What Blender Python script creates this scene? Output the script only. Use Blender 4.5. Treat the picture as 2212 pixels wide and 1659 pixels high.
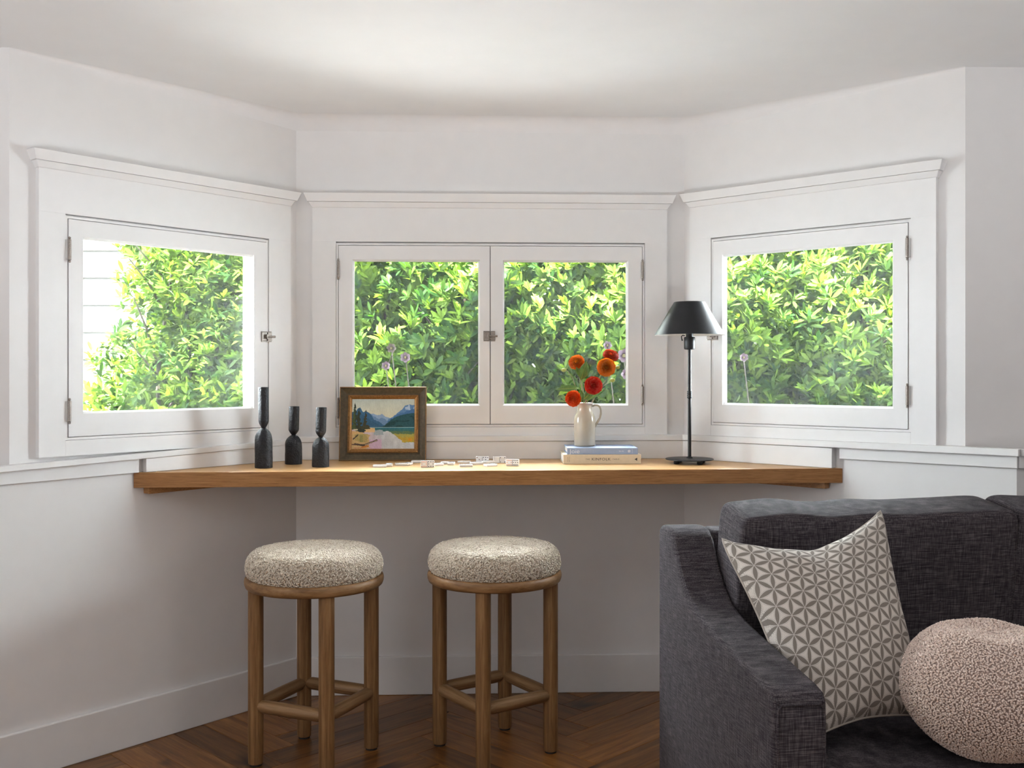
import bpy, bmesh, math, random
import numpy as np
from mathutils import Vector, Matrix

for o in list(bpy.data.objects):
    bpy.data.objects.remove(o)
scene = bpy.context.scene
C = scene.collection
random.seed(7)
rng = np.random.default_rng(7)
PI = math.pi
rad = math.radians

# ------------------------------------------------------------------ camera
F, CX, CY, H = 2200.0, 1106.0, 805.0, 1.25       # focal length (px), principal column, horizon row, eye height
cam_d = bpy.data.cameras.new('camera')
cam_d.sensor_width = 36.0
cam_d.lens = 36.0 * F / 2212.0
cam_d.shift_y = -(829.5 - CY) / 2212.0
cam_d.clip_start = 0.05
cam = bpy.data.objects.new('camera', cam_d)
cam.location = (0, 0, H)
cam.rotation_euler = (PI / 2, 0, 0)
C.objects.link(cam)
scene.camera = cam

# ------------------------------------------------------------------ light
SKY, SUN, ROOM, UP = 36.0, 84.0, 27.0, 150.0
w = bpy.data.worlds.new('sky')
scene.world = w
w.use_nodes = True
w.node_tree.nodes['Background'].inputs[0].default_value = (0.86, 0.93, 1.0, 1)
w.node_tree.nodes['Background'].inputs[1].default_value = SKY
sun_d = bpy.data.lights.new('sun', 'SUN')
sun_d.energy = SUN
sun_d.angle = rad(1.0)
sun_d.color = (1.0, 0.95, 0.86)
sun = bpy.data.objects.new('sun', sun_d)
sun.rotation_euler = (rad(33), 0, rad(-24))          # high sun from behind the house
C.objects.link(sun)


def area(name, loc, rot, sx, sy, power, col):
    d = bpy.data.lights.new(name, 'AREA')
    d.shape = 'RECTANGLE'
    d.size, d.size_y = sx, sy
    d.energy = power
    d.color = col
    o = bpy.data.objects.new(name, d)
    o.location = loc
    o.rotation_euler = rot
    C.objects.link(o)
    return o


# added area lights for daylight fill along the two windowless side walls
area('side_fill', (-2.86, 0.4, 1.3), (rad(90), 0, rad(-90)), 1.7, 1.3, ROOM * 0.62, (0.95, 0.975, 1.0))
area('side_fill.001', (2.86, -0.6, 1.3), (rad(90), 0, rad(90)), 1.7, 1.3, ROOM * 0.36, (1.0, 0.98, 0.96))
# two added spot lights low behind the camera, filling the ceiling
for k, sx in enumerate((-1, 1)):
    up_d = bpy.data.lights.new('ceiling_fill', 'SPOT')
    up_d.energy = UP
    up_d.spot_size = rad(80)
    up_d.spot_blend = 0.8
    up_d.shadow_soft_size = 0.4
    up_d.color = (0.92, 0.96, 1.0)
    up = bpy.data.objects.new('ceiling_fill', up_d)
    up.location = (0.75 * sx, -0.6, 0.3)
    up.rotation_euler = (rad(90 + 47), 0, rad(-9 * sx))
    C.objects.link(up)

vs = scene.view_settings
vs.view_transform = 'Standard'
vs.look = 'None'
vs.gamma = 1.0
vs.use_curve_mapping = False
vs.exposure = 0.78


# ------------------------------------------------------------------ helpers: properties and objects
def tag(o, label=None, cat=None, group=None, kind=None):
    if label: o['label'] = label
    if cat: o['category'] = cat
    if group: o['group'] = group
    if kind: o['kind'] = kind
    return o


def thing(name, label, cat, loc=(0, 0, 0), rz=0.0, group=None, kind=None):
    o = bpy.data.objects.new(name, None)
    o.empty_display_size = 0.05
    o.location = loc
    o.rotation_euler = (0, 0, rz)
    C.objects.link(o)
    return tag(o, label, cat, group, kind)


def link_mesh(name, me, parent=None, loc=None):
    o = bpy.data.objects.new(name, me)
    C.objects.link(o)
    if parent: o.parent = parent
    if loc is not None: o.location = loc
    return o


def copy_tree(o, parent=None):
    c = o.copy()
    C.objects.link(c)
    c.parent = parent
    for ch in list(o.children):
        copy_tree(ch, c)
    return c


class MB:
    """collects faces for ONE mesh object"""
    def __init__(self):
        self.v, self.f = [], []

    def add(self, vs_, fs_):
        n = len(self.v)
        self.v += [tuple(p) for p in vs_]
        self.f += [tuple(i + n for i in f) for f in fs_]
        return self

    def box(self, x0, x1, y0, y1, z0, z1):
        return self.hexa([(x0, y0, z0), (x1, y0, z0), (x1, y1, z0), (x0, y1, z0),
                          (x0, y0, z1), (x1, y0, z1), (x1, y1, z1), (x0, y1, z1)])

    def hexa(self, p):
        return self.add(p, [(0, 3, 2, 1), (4, 5, 6, 7), (0, 1, 5, 4), (1, 2, 6, 5), (2, 3, 7, 6), (3, 0, 4, 7)])

    def prism(self, poly, z0, z1):
        n = len(poly)
        vs_ = [(p[0], p[1], z0) for p in poly] + [(p[0], p[1], z1) for p in poly]
        fs_ = [tuple(reversed(range(n))), tuple(range(n, 2 * n))]
        fs_ += [(i, (i + 1) % n, n + (i + 1) % n, n + i) for i in range(n)]
        return self.add(vs_, fs_)

    def lathe(self, prof, n=32, cx=0, cy=0, caps=True):
        k = len(prof)
        vs_ = []
        for r, z in prof:
            for i in range(n):
                a = 2 * PI * i / n
                vs_.append((cx + r * math.cos(a), cy + r * math.sin(a), z))
        fs_ = []
        for j in range(k - 1):
            for i in range(n):
                i2 = (i + 1) % n
                fs_.append((j * n + i, j * n + i2, (j + 1) * n + i2, (j + 1) * n + i))
        if caps:
            fs_.append(tuple(reversed(range(n))))
            fs_.append(tuple((k - 1) * n + i for i in range(n)))
        return self.add(vs_, fs_)

    def tube(self, pts, r, n=10, caps=True):
        pts = [Vector(p) for p in pts]
        rs = r if isinstance(r, (list, tuple)) else [r] * len(pts)
        vs_, prev = [], None
        for i, p in enumerate(pts):
            t = (pts[min(i + 1, len(pts) - 1)] - pts[max(i - 1, 0)]).normalized()
            if prev is None:
                a = Vector((0, 0, 1)) if abs(t.z) < 0.9 else Vector((1, 0, 0))
                e = t.cross(a).normalized()
            else:
                e = (prev - t * prev.dot(t)).normalized()
            prev = e
            g = t.cross(e)
            for k in range(n):
                a = 2 * PI * k / n
                vs_.append(p + (e * math.cos(a) + g * math.sin(a)) * rs[i])
        m = len(pts)
        fs_ = [(j * n + k, j * n + (k + 1) % n, (j + 1) * n + (k + 1) % n, (j + 1) * n + k)
               for j in range(m - 1) for k in range(n)]
        if caps:
            fs_.append(tuple(reversed(range(n))))
            fs_.append(tuple((m - 1) * n + k for k in range(n)))
        return self.add(vs_, fs_)

    def build(self, name, mat, parent=None, loc=None, bevel=0, seg=2, smooth=False, sharp=40):
        me = bpy.data.meshes.new(name)
        me.from_pydata(self.v, [], self.f)
        me.update()
        bm = bmesh.new()
        bm.from_mesh(me)
        bmesh.ops.recalc_face_normals(bm, faces=bm.faces[:])
        bm.to_mesh(me)
        bm.free()
        if mat: me.materials.append(mat)
        if smooth:
            me.polygons.foreach_set('use_smooth', [True] * len(me.polygons))
            if sharp: me.set_sharp_from_angle(angle=rad(sharp))
        o = link_mesh(name, me, parent, loc)
        if bevel:
            b = o.modifiers.new('bevel', 'BEVEL')
            b.width = bevel
            b.segments = seg
            b.limit_method = 'ANGLE'
            b.angle_limit = rad(35)
        return o


def np_mesh(name, V, Fa, mat, parent=None, smooth=True, attr=None, uv=None):
    """V (n,3), Fa (m,k) arrays -> one mesh object; attr: {name: (n,3) colours}"""
    me = bpy.data.meshes.new(name)
    k = Fa.shape[1]
    me.vertices.add(len(V))
    me.vertices.foreach_set('co', np.ascontiguousarray(V, dtype=np.float32).ravel())
    me.loops.add(Fa.size)
    me.loops.foreach_set('vertex_index', np.ascontiguousarray(Fa, dtype=np.int32).ravel())
    me.polygons.add(len(Fa))
    me.polygons.foreach_set('loop_start', np.arange(0, Fa.size, k, dtype=np.int32))
    me.update(calc_edges=True)
    if smooth: me.polygons.foreach_set('use_smooth', np.ones(len(Fa), dtype=bool))
    if attr:
        for nm, col in attr.items():
            a = me.color_attributes.new(nm, 'FLOAT_COLOR', 'POINT')
            c4 = np.ones((len(V), 4), dtype=np.float32)
            c4[:, :3] = col
            a.data.foreach_set('color', c4.ravel())
    if uv is not None:
        l = me.uv_layers.new(name='UVMap')
        l.data.foreach_set('uv', np.ascontiguousarray(uv[Fa.ravel()], dtype=np.float32).ravel())
    me.validate()
    if mat: me.materials.append(mat)
    return link_mesh(name, me, parent)


# ------------------------------------------------------------------ helpers: materials
class NT:
    def __init__(self, name):
        self.m = bpy.data.materials.new(name)
        self.m.use_nodes = True
        self.t = self.m.node_tree
        self.t.nodes.clear()
        self.out = self.t.nodes.new('ShaderNodeOutputMaterial')

    def n(self, typ, **kw):
        nd = self.t.nodes.new(typ)
        for k, v in kw.items():
            if k.startswith('_'): setattr(nd, k[1:], v)
        return nd

    def l(self, a, b):
        self.t.links.new(a, b)

    def math(self, op, a, b=None, c=None):
        nd = self.t.nodes.new('ShaderNodeMath')
        nd.operation = op
        for i, x in enumerate((a, b, c)):
            if x is None: continue
            if isinstance(x, (int, float)): nd.inputs[i].default_value = x
            else: self.l(x, nd.inputs[i])
        return nd.outputs[0]

    def noise(self, vec, scale, detail=3.0, rough=0.5, dist=0.0):
        nd = self.t.nodes.new('ShaderNodeTexNoise')
        nd.inputs['Scale'].default_value = scale
        nd.inputs['Detail'].default_value = detail
        nd.inputs['Roughness'].default_value = rough
        nd.inputs['Distortion'].default_value = dist
        if vec is not None: self.l(vec, nd.inputs['Vector'])
        return nd.outputs['Fac']

    def coord(self, which='Object', scale=None, add=None):
        tc = self.t.nodes.new('ShaderNodeTexCoord').outputs[which]
        if add is not None:
            a = self.t.nodes.new('ShaderNodeVectorMath')
            a.operation = 'ADD'
            self.l(tc, a.inputs[0])
            self.l(add, a.inputs[1])
            tc = a.outputs[0]
        if scale is None: return tc
        mp = self.t.nodes.new('ShaderNodeMapping')
        mp.inputs['Scale'].default_value = scale
        self.l(tc, mp.inputs['Vector'])
        return mp.outputs[0]

    def ramp(self, fac, stops):
        r = self.t.nodes.new('ShaderNodeValToRGB')
        el = r.color_ramp.elements
        while len(el) < len(stops): el.new(0.5)
        for e, (p, c) in zip(el, stops):
            e.position = p
            e.color = (c[0], c[1], c[2], 1)
        self.l(fac, r.inputs[0])
        return r.outputs[0]

    def mix(self, fac, a, b, blend='MIX'):
        nd = self.t.nodes.new('ShaderNodeMix')
        nd.data_type = 'RGBA'
        nd.blend_type = blend
        for i, x in ((0, fac), (6, a), (7, b)):
            if isinstance(x, (int, float)): nd.inputs[i].default_value = x
            elif isinstance(x, tuple): nd.inputs[i].default_value = (x[0], x[1], x[2], 1)
            else: self.l(x, nd.inputs[i])
        return nd.outputs[2]

    def finish(self, col, rough=0.5, bump=None, bstr=0.2, bdist=0.01, metal=0.0, spec=0.5, sheen=0.0):
        b = self.t.nodes.new('ShaderNodeBsdfPrincipled')
        if isinstance(col, tuple): b.inputs['Base Color'].default_value = (col[0], col[1], col[2], 1)
        else: self.l(col, b.inputs['Base Color'])
        if isinstance(rough, (int, float)): b.inputs['Roughness'].default_value = rough
        else: self.l(rough, b.inputs['Roughness'])
        b.inputs['Metallic'].default_value = metal
        b.inputs['Specular IOR Level'].default_value = spec
        b.inputs['Sheen Weight'].default_value = sheen
        if bump is not None:
            bp = self.t.nodes.new('ShaderNodeBump')
            bp.inputs['Strength'].default_value = bstr
            bp.inputs['Distance'].default_value = bdist
            self.l(bump, bp.inputs['Height'])
            self.l(bp.outputs[0], b.inputs['Normal'])
        self.l(b.outputs[0], self.out.inputs[0])
        return self.m


def M_plain(name, col, rough=0.5, var=0.06, nscale=30, bstr=0.1, bdist=0.002, metal=0.0, spec=0.5):
    t = NT(name)
    f = t.noise(t.coord(), nscale, 4)
    lo = tuple(c * (1 - var) for c in col)
    hi = tuple(min(1, c * (1 + var)) for c in col)
    return t.finish(t.ramp(f, [(0.3, lo), (0.7, hi)]), rough, f, bstr, bdist, metal, spec)


def M_wood(name, lo, mid, hi, scale=(2.0, 40.0, 40.0), rough=0.45, rnd=False, bstr=0.15, knots=False, spec=0.4):
    t = NT(name)
    add = None
    oi = None
    if rnd:
        oi = t.n('ShaderNodeObjectInfo').outputs['Random']
        cb = t.n('ShaderNodeCombineXYZ')
        for i, k in enumerate((37.0, 11.0, 5.0)):
            t.l(t.math('MULTIPLY', oi, k), cb.inputs[i])
        add = cb.outputs[0]
    v = t.coord('Object', scale, add)
    g1 = t.noise(v, 1.0, 5, 0.62, 0.6)
    g2 = t.noise(v, 4.5, 4, 0.7, 0.2)
    g = t.math('ADD', t.math('MULTIPLY', g1, 0.7), t.math('MULTIPLY', g2, 0.3))
    col = t.ramp(g, [(0.30, lo), (0.5, mid), (0.70, hi)])
    if knots:
        kn = t.noise(t.coord('Object', (3.0, 7.0, 7.0), add), 1.0, 2, 0.5, 0.4)
        kf = t.ramp(kn, [(0.62, (0, 0, 0)), (0.74, (1, 1, 1))])
        col = t.mix(kf, col, tuple(c * 0.45 for c in lo))
    if rnd:
        br = t.math('ADD', t.math('MULTIPLY', oi, 0.75), 0.65)
        cc = t.n('ShaderNodeCombineXYZ')
        for i in range(3): t.l(br, cc.inputs[i])
        col = t.mix(1.0, col, cc.outputs[0], 'MULTIPLY')
    return t.finish(col, rough, g, bstr, 0.002, 0.0, spec)


def M_linen(name, dark, mid, light, sc=1.0, rough=0.9):
    t = NT(name)
    a = t.noise(t.coord('Object', (420 * sc, 420 * sc, 22 * sc)), 1.0, 3, 0.6)
    b = t.noise(t.coord('Object', (22 * sc, 22 * sc, 420 * sc)), 1.0, 3, 0.6)
    c = t.noise(t.coord('Object', (22 * sc, 420 * sc, 420 * sc)), 1.0, 3, 0.6)
    s = t.math('ADD', t.math('ADD', t.math('MULTIPLY', a, 0.36), t.math('MULTIPLY', b, 0.36)), t.math('MULTIPLY', c, 0.28))
    col = t.ramp(s, [(0.40, dark), (0.5, mid), (0.62, light)])
    return t.finish(col, rough, s, 0.5, 0.002, 0.0, 0.1, 0.02)


def M_attr(name, attr, rough=0.6, trans=0.0, bscale=None, spec=0.4, sheen=0.0):
    t = NT(name)
    a = t.n('ShaderNodeAttribute')
    a.attribute_name = attr
    bump = t.noise(t.coord(), bscale, 3) if bscale else None
    if not trans:
        return t.finish(a.outputs['Color'], rough, bump, 0.3, 0.001, 0.0, spec, sheen)
    b = t.n('ShaderNodeBsdfPrincipled')
    t.l(a.outputs['Color'], b.inputs['Base Color'])
    b.inputs['Roughness'].default_value = rough
    b.inputs['Specular IOR Level'].default_value = spec
    tr = t.n('ShaderNodeBsdfTranslucent')
    t.l(t.mix(1.0, a.outputs['Color'], (1.3, 1.25, 0.45), 'MULTIPLY'), tr.inputs['Color'])
    mx = t.n('ShaderNodeMixShader')
    mx.inputs[0].default_value = trans
    t.l(b.outputs[0], mx.inputs[1])
    t.l(tr.outputs[0], mx.inputs[2])
    t.l(mx.outputs[0], t.out.inputs[0])
    return t.m


def M_glass(name):
    """thin window pane: clear, a Fresnel reflection and a faint film that imitates haze"""
    t = NT(name)
    tr = t.n('ShaderNodeBsdfTransparent')
    tr.inputs[0].default_value = (0.97, 0.985, 0.975, 1)
    gl = t.n('ShaderNodeBsdfGlossy')
    gl.inputs['Roughness'].default_value = 0.03
    fr = t.n('ShaderNodeFresnel')
    fr.inputs[0].default_value = 1.22
    m1 = t.n('ShaderNodeMixShader')
    t.l(fr.outputs[0], m1.inputs[0])
    t.l(tr.outputs[0], m1.inputs[1])
    t.l(gl.outputs[0], m1.inputs[2])
    df = t.n('ShaderNodeBsdfTranslucent')  # translucent film, reflected haze put into the pane material
    df.inputs[0].default_value = (0.9, 0.93, 0.9, 1)
    ns = t.noise(t.coord('Object', (3, 3, 2)), 1.6, 4, 0.55, 0.5)
    fac = t.math('MULTIPLY', t.math('SMOOTH_MIN', ns, 0.75, 0.1), 0.014)
    m2 = t.n('ShaderNodeMixShader')
    t.l(fac, m2.inputs[0])
    t.l(m1.outputs[0], m2.inputs[1])
    t.l(df.outputs[0], m2.inputs[2])
    t.l(m2.outputs[0], t.out.inputs[0])
    return t.m


mat_wall = M_plain('wall_paint', (0.80, 0.782, 0.772), 0.85, 0.012, 14, 0.05, 0.004, spec=0.2)
mat_ceil = M_plain('ceiling_paint', (0.84, 0.832, 0.828), 0.9, 0.01, 9, 0.04, 0.004, spec=0.2)
mat_trim = M_plain('trim_paint', (0.82, 0.808, 0.80), 0.42, 0.012, 20, 0.04, 0.003, spec=0.4)
mat_ext = M_plain('exterior_paint', (0.86, 0.86, 0.85), 0.6, 0.02, 12)
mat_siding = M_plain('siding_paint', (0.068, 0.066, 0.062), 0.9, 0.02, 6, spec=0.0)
mat_glass = M_glass('window_glass')
mat_steel = M_plain('aged_nickel', (0.33, 0.29, 0.26), 0.5, 0.2, 300, 0.1, 0.001, metal=0.9)
mat_gap = M_plain('gap_shadow_board', (0.10, 0.09, 0.085), 0.9)  # dark colour standing in for shade in the sash gaps
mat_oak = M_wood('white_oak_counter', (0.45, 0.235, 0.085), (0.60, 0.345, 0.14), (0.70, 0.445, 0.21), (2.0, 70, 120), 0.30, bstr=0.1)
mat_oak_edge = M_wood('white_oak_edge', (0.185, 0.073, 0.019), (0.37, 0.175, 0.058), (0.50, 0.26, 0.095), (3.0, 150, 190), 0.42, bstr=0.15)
mat_floor = M_wood('brown_oak_plank', (0.075, 0.025, 0.005), (0.20, 0.080, 0.018), (0.34, 0.160, 0.044), (2.6, 34, 34), 0.36, rnd=True, knots=True, bstr=0.2)
mat_teak = M_wood('weathered_teak', (0.10, 0.044, 0.014), (0.225, 0.115, 0.042), (0.36, 0.21, 0.09), (60, 60, 3.0), 0.5, bstr=0.25)
mat_teak_x = M_wood('weathered_teak_rung', (0.11, 0.052, 0.019), (0.24, 0.132, 0.056), (0.38, 0.235, 0.115), (3.0, 60, 60), 0.5, bstr=0.25)
mat_teak_ring = M_wood('weathered_teak_ring', (0.11, 0.05, 0.017), (0.25, 0.132, 0.052), (0.39, 0.23, 0.105), (8.0, 20, 70), 0.48, bstr=0.2)
mat_rubber = M_plain('black_rubber', (0.02, 0.018, 0.017), 0.7)
mat_sofa = M_linen('charcoal_linen', (0.022, 0.018, 0.022), (0.056, 0.048, 0.054), (0.135, 0.118, 0.122))
mat_black = M_plain('black_lacquer', (0.007, 0.007, 0.009), 0.42, 0.1, 60, 0.05, spec=0.4)
mat_shade_in = M_plain('shade_lining', (0.75, 0.73, 0.70), 0.6)
mat_iron = M_plain('cast_black_iron', (0.008, 0.008, 0.011), 0.5, 0.3, 160, 0.8, 0.004, spec=0.4)
mat_jug = M_plain('stoneware_glaze', (0.42, 0.37, 0.295), 0.16, 0.05, 26, 0.03, spec=0.6)
mat_stem = M_plain('stem_green', (0.13, 0.17, 0.045), 0.55, 0.25, 60)
mat_stem_red = M_plain('stem_reddish', (0.20, 0.12, 0.06), 0.55, 0.25, 60)
mat_bud = M_plain('bud_yellow_green', (0.30, 0.31, 0.035), 0.5, 0.25, 200)
mat_page = M_plain('book_paper', (0.85, 0.84, 0.80), 0.8, 0.03, 400)
mat_book_blue = M_plain('blue_book_cloth', (0.33, 0.42, 0.60), 0.55, 0.03, 80)
mat_book_cream = M_plain('cream_book_cloth', (0.72, 0.62, 0.47), 0.6, 0.03, 80)
mat_ink = M_plain('printed_ink_dark', (0.04, 0.03, 0.03), 0.6)
mat_ink_white = M_plain('printed_ink_white', (0.86, 0.88, 0.90), 0.6)
mat_domino = M_plain('domino_white', (0.86, 0.86, 0.86), 0.22, 0.01, 40, spec=0.5)
mat_pip_orange = M_plain('pip_orange', (0.75, 0.20, 0.03), 0.4)
mat_pip_black = M_plain('pip_black', (0.02, 0.02, 0.02), 0.4)
mat_pip_brown = M_plain('pip_brown', (0.12, 0.03, 0.03), 0.4)
mat_pip_purple = M_plain('pip_purple', (0.05, 0.035, 0.08), 0.4)
mat_frame = M_plain('olive_brown_frame', (0.088, 0.064, 0.033), 0.38, 0.25, 90, 0.15, spec=0.3)
mat_gold = M_plain('old_gold_leaf', (0.30, 0.145, 0.04), 0.34, 0.25, 200, 0.2, metal=0.55)
mat_soil = M_plain('garden_soil', (0.20, 0.20, 0.20), 0.95, 0.2, 8, 0.4, 0.02)
mat_bark = M_plain('shrub_bark', (0.022, 0.015, 0.009), 0.9, 0.3, 40, 0.6, 0.01)


# ------------------------------------------------------------------ the plan of the bay
def ray(x, y, Y):
    """world point on the sight line through photo pixel (x, y) at distance Y"""
    return Vector(((x - CX) * Y / F, Y, H - (y - CY) * Y / F))


PA = Vector((-0.8367, 3.950))
PB = Vector((0.6780, 4.010))
PC = Vector((-1.535, 3.110))
PD = Vector((1.471, 3.305))
PD2 = Vector((1.587, 3.202))                       # the low wall runs a little further
ZC = 2.243                                         # ceiling height
UC = (PB - PA).normalized()                        # direction of the window wall


class Wall:
    def __init__(self, a, b):
        self.o = a
        self.L = (b - a).length
        self.d = (b - a).normalized()
        self.n = Vector((self.d.y, -self.d.x))     # into the room

    def p(self, s, t, z):
        q = self.o + self.d * s + self.n * t
        return (q.x, q.y, z)

    def s_at(self, x, t=0.0):
        k = (x - CX) / F
        o = self.o + self.n * t
        return (k * o.y - o.x) / (self.d.x - k * self.d.y)

    def box(self, mb, s0, s1, t0, t1, z0, z1):
        return mb.hexa([self.p(s0, t0, z0), self.p(s1, t0, z0), self.p(s1, t1, z0), self.p(s0, t1, z0),
                        self.p(s0, t0, z1), self.p(s1, t0, z1), self.p(s1, t1, z1), self.p(s0, t1, z1)])

    def taper(self, mb, b, t):
        """b, t = (s0, s1, t0, t1, z) of the bottom and the top face"""
        q = []
        for s0, s1, t0, t1, z in (b, t):
            q += [self.p(s0, t0, z), self.p(s1, t0, z), self.p(s1, t1, z), self.p(s0, t1, z)]
        return mb.hexa(q)


WL, WB, WR = Wall(PC, PA), Wall(PA, PB), Wall(PB, PD)
XL0, XR0, YBK = -2.9, 2.9, -2.6                    # room shell
PC2 = PC - WL.d * 0.155                          # likewise on the left
main_l = Vector((XL0, PC.y + (XL0 - PC.x) * UC.y / UC.x))
main_r = Vector((XR0, PD.y + (XR0 - PD.x) * UC.y / UC.x))
low_l = Vector((XL0, PC2.y + (XL0 - PC2.x) * UC.y / UC.x))
low_r = Vector((XR0, PD2.y + (XR0 - PD2.x) * UC.y / UC.x))

# ------------------------------------------------------------------ floor: herringbone planks
def clip(poly, n, c):
    """keep the part of a 2D polygon with n.p <= c"""
    out = []
    for i in range(len(poly)):
        a, b = poly[i], poly[(i + 1) % len(poly)]
        da, db = n.dot(a) - c, n.dot(b) - c
        if da <= 0: out.append(a)
        if (da < 0 < db) or (db < 0 < da): out.append(a + (b - a) * (da / (da - db)))
    return out


def room_pieces(poly):
    nm = Vector((-UC.y, UC.x))
    res = []
    # room part, left and right of the bay have their own main wall line
    cm = min(nm.dot(PC), nm.dot(PD2)) if False else nm.dot(PC)
    room = clip(clip(clip(poly, Vector((-1, 0)), -XL0), Vector((1, 0)), XR0), Vector((0, -1)), -YBK)
    low = clip(room, nm, nm.dot(PC))
    if len(low) >= 3: res.append(low)
    up = clip(room, -nm, -nm.dot(PC))
    for W_ in (WL, WB, WR):
        up = clip(up, -W_.n, -W_.n.dot(W_.o)) if len(up) >= 3 else []
    if len(up) >= 3: res.append(up)
    return res


floor = MB().prism([(XL0, YBK), (XR0, YBK), (low_r.x, low_r.y), (PD2.x, PD2.y), (PB.x, PB.y), (PA.x, PA.y), (PC.x, PC.y), (main_l.x, main_l.y)],
                   -0.12, -0.014).build('floor', M_plain('subfloor', (0.03, 0.018, 0.01), 0.9))
tag(floor, 'brown oak floor of herringbone planks', 'floor', kind='structure')
PW, PLn = 0.118, 0.708
ang = rad(45)
e1, e2 = Vector((math.cos(ang), math.sin(ang))), Vector((-math.sin(ang), math.cos(ang)))
K = 6
planks = []
for i in range(-60, 61):
    for j in range(-14, 15):
        # horizontal plank origin in units of PW (herringbone lattice), then the vertical one
        ox, oy = i + j * K, i - j * K
        for kind in (0, 1):
            if kind == 0: x0, y0, x1, y1 = ox, oy, ox + K, oy + 1
            else: x0, y0, x1, y1 = ox, oy + 1, ox + 1, oy + 1 + K
            pl = [Vector((a, b)) * PW for a, b in ((x0, y0), (x1, y0), (x1, y1), (x0, y1))]
            g = 0.0006
            cx_ = sum((p for p in pl), Vector((0, 0))) / 4
            pl = [p + (cx_ - p).normalized() * 0 + Vector((g if p.x < cx_.x else -g, g if p.y < cx_.y else -g)) for p in pl]
            wpoly = [e1 * p.x + e2 * p.y + Vector((0.27, 3.42)) for p in pl]
            wc = e1 * cx_.x + e2 * cx_.y + Vector((0.27, 3.42))
            if not (XL0 - 0.6 < wc.x < XR0 + 0.6 and YBK - 0.6 < wc.y < 4.6): continue
            pcs = room_pieces(wpoly)
            if pcs: planks.append((abs(wc.y - 3.5) + 0.35 * abs(wc.x - 0.0), wc, kind, pcs))
planks.sort(key=lambda q: q[0])
rest = MB()
for idx, (dist, wc, kind, pcs) in enumerate(planks):
    if idx < 290:
        mb = MB()
        a = ang + (PI / 2 if kind else 0)
        ca, sa = math.cos(-a), math.sin(-a)
        dz = random.uniform(-0.0006, 0.0006)
        for pc in pcs:
            mb.prism([((p.x - wc.x) * ca - (p.y - wc.y) * sa, (p.x - wc.x) * sa + (p.y - wc.y) * ca) for p in pc], -0.0139, dz)
        o = mb.build('plank', mat_floor, floor, (wc.x, wc.y, 0), bevel=0.0012, seg=1)
        o.rotation_euler = (0, 0, a)
    else:
        for pc in pcs: rest.prism([(p.x, p.y) for p in pc], -0.0139, 0)
if rest.v:
    tag(rest.build('far_planks', mat_floor, floor), kind='stuff')

# ------------------------------------------------------------------ ceiling, walls
ceil = MB().box(XL0 - 0.15, XR0 + 0.15, YBK - 0.2, 4.52, ZC, ZC + 0.18).build('ceiling', mat_ceil)
tag(ceil, 'smooth white ceiling curving into the walls', 'ceiling', kind='structure')


def sweep_cove(pts, rc=0.055, n=7):
    """concave quarter round between walls (2D polyline, room on its right) and the ceiling"""
    mb = MB()
    m = len(pts)
    prof = [(rc - rc * math.cos(a), ZC - rc + rc * math.sin(a)) for a in [PI / 2 * k / n for k in range(n + 1)]]
    rows = []
    for i, p in enumerate(pts):
        d0 = (pts[i] - pts[i - 1]).normalized() if i else None
        d1 = (pts[i + 1] - pts[i]).normalized() if i < m - 1 else None
        ns = [Vector((d.y, -d.x)) for d in (d0, d1) if d is not None]
        nn = sum(ns, Vector((0, 0))).normalized()
        k = 1 / max(0.3, nn.dot(ns[0]))
        sc = 0.12 if i in (0, m - 1) else 1.0          # the round dies out towards the outer corners
        rows.append([(p.x + nn.x * k * t * sc, p.y + nn.y * k * t * sc, ZC - (ZC - z) * sc) for t, z in prof])
    vs_ = [q for r in rows for q in r]
    c = n + 1
    fs_ = [(i * c + j, (i + 1) * c + j, (i + 1) * c + j + 1, i * c + j + 1) for i in range(m - 1) for j in range(n)]
    mb.add(vs_, fs_)
    return mb


sweep_cove([PC, PA, PB, PD]).build('cove', mat_wall, ceil, smooth=True, sharp=60)

TH = 0.10                                          # wall thickness


def wall_with_hole(name, W, s0, s1, hole, label, depth=TH):
    mb = MB()
    hs0, hs1, hz0, hz1 = hole
    W.box(mb, s0, s1, -depth, 0, -0.1, hz0)
    W.box(mb, s0, s1, -depth, 0, hz1, ZC + 0.02)
    W.box(mb, s0, hs0, -depth, 0, hz0, hz1)
    W.box(mb, hs1, s1, -depth, 0, hz0, hz1)
    return tag(mb.build(name, mat_wall), label, 'wall', kind='structure')


# window openings (s along the wall, z), measured on the casement outlines
def rect(W, xl, xr, t, z0, z1):
    return (W.s_at(xl, t), W.s_at(xr, t), z0, z1)


CT = 0.020                                         # casing thickness
LW = dict(W=WL, sash=[rect(WL, 148.9, 576, CT, 1.046, 1.738)], glass=[rect(WL, 180, 549, CT, 1.118, 1.686)],
          case=(WL.s_at(84, CT), WL.s_at(628, CT)), depth=0.115)
BW = dict(W=WB, sash=[rect(WB, 731.5, 1058, CT, 1.050, 1.742), rect(WB, 1059.5, 1387, CT, 1.050, 1.742)],
          glass=[rect(WB, 761, 1036.5, CT, 1.122, 1.688), rect(WB, 1086, 1357, CT, 1.122, 1.688)],
          case=(WB.s_at(674.5, CT), WB.s_at(1441, CT)), depth=0.06)
RW = dict(W=WR, sash=[rect(WR, 1540.8, 1960.4, CT, 1.061, 1.752)], glass=[rect(WR, 1560, 1929, CT, 1.128, 1.698)],
          case=(WR.s_at(1490, CT), WR.s_at(2022, CT)), depth=0.06)
JB = 0.011                                         # bare jamb strip around each sash
for d in (LW, BW, RW):
    s0 = d['sash'][0][0] - JB
    s1 = d['sash'][-1][1] + JB
    d['open'] = (s0, s1, d['sash'][0][2] - JB, d['sash'][0][3] + JB)

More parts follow.
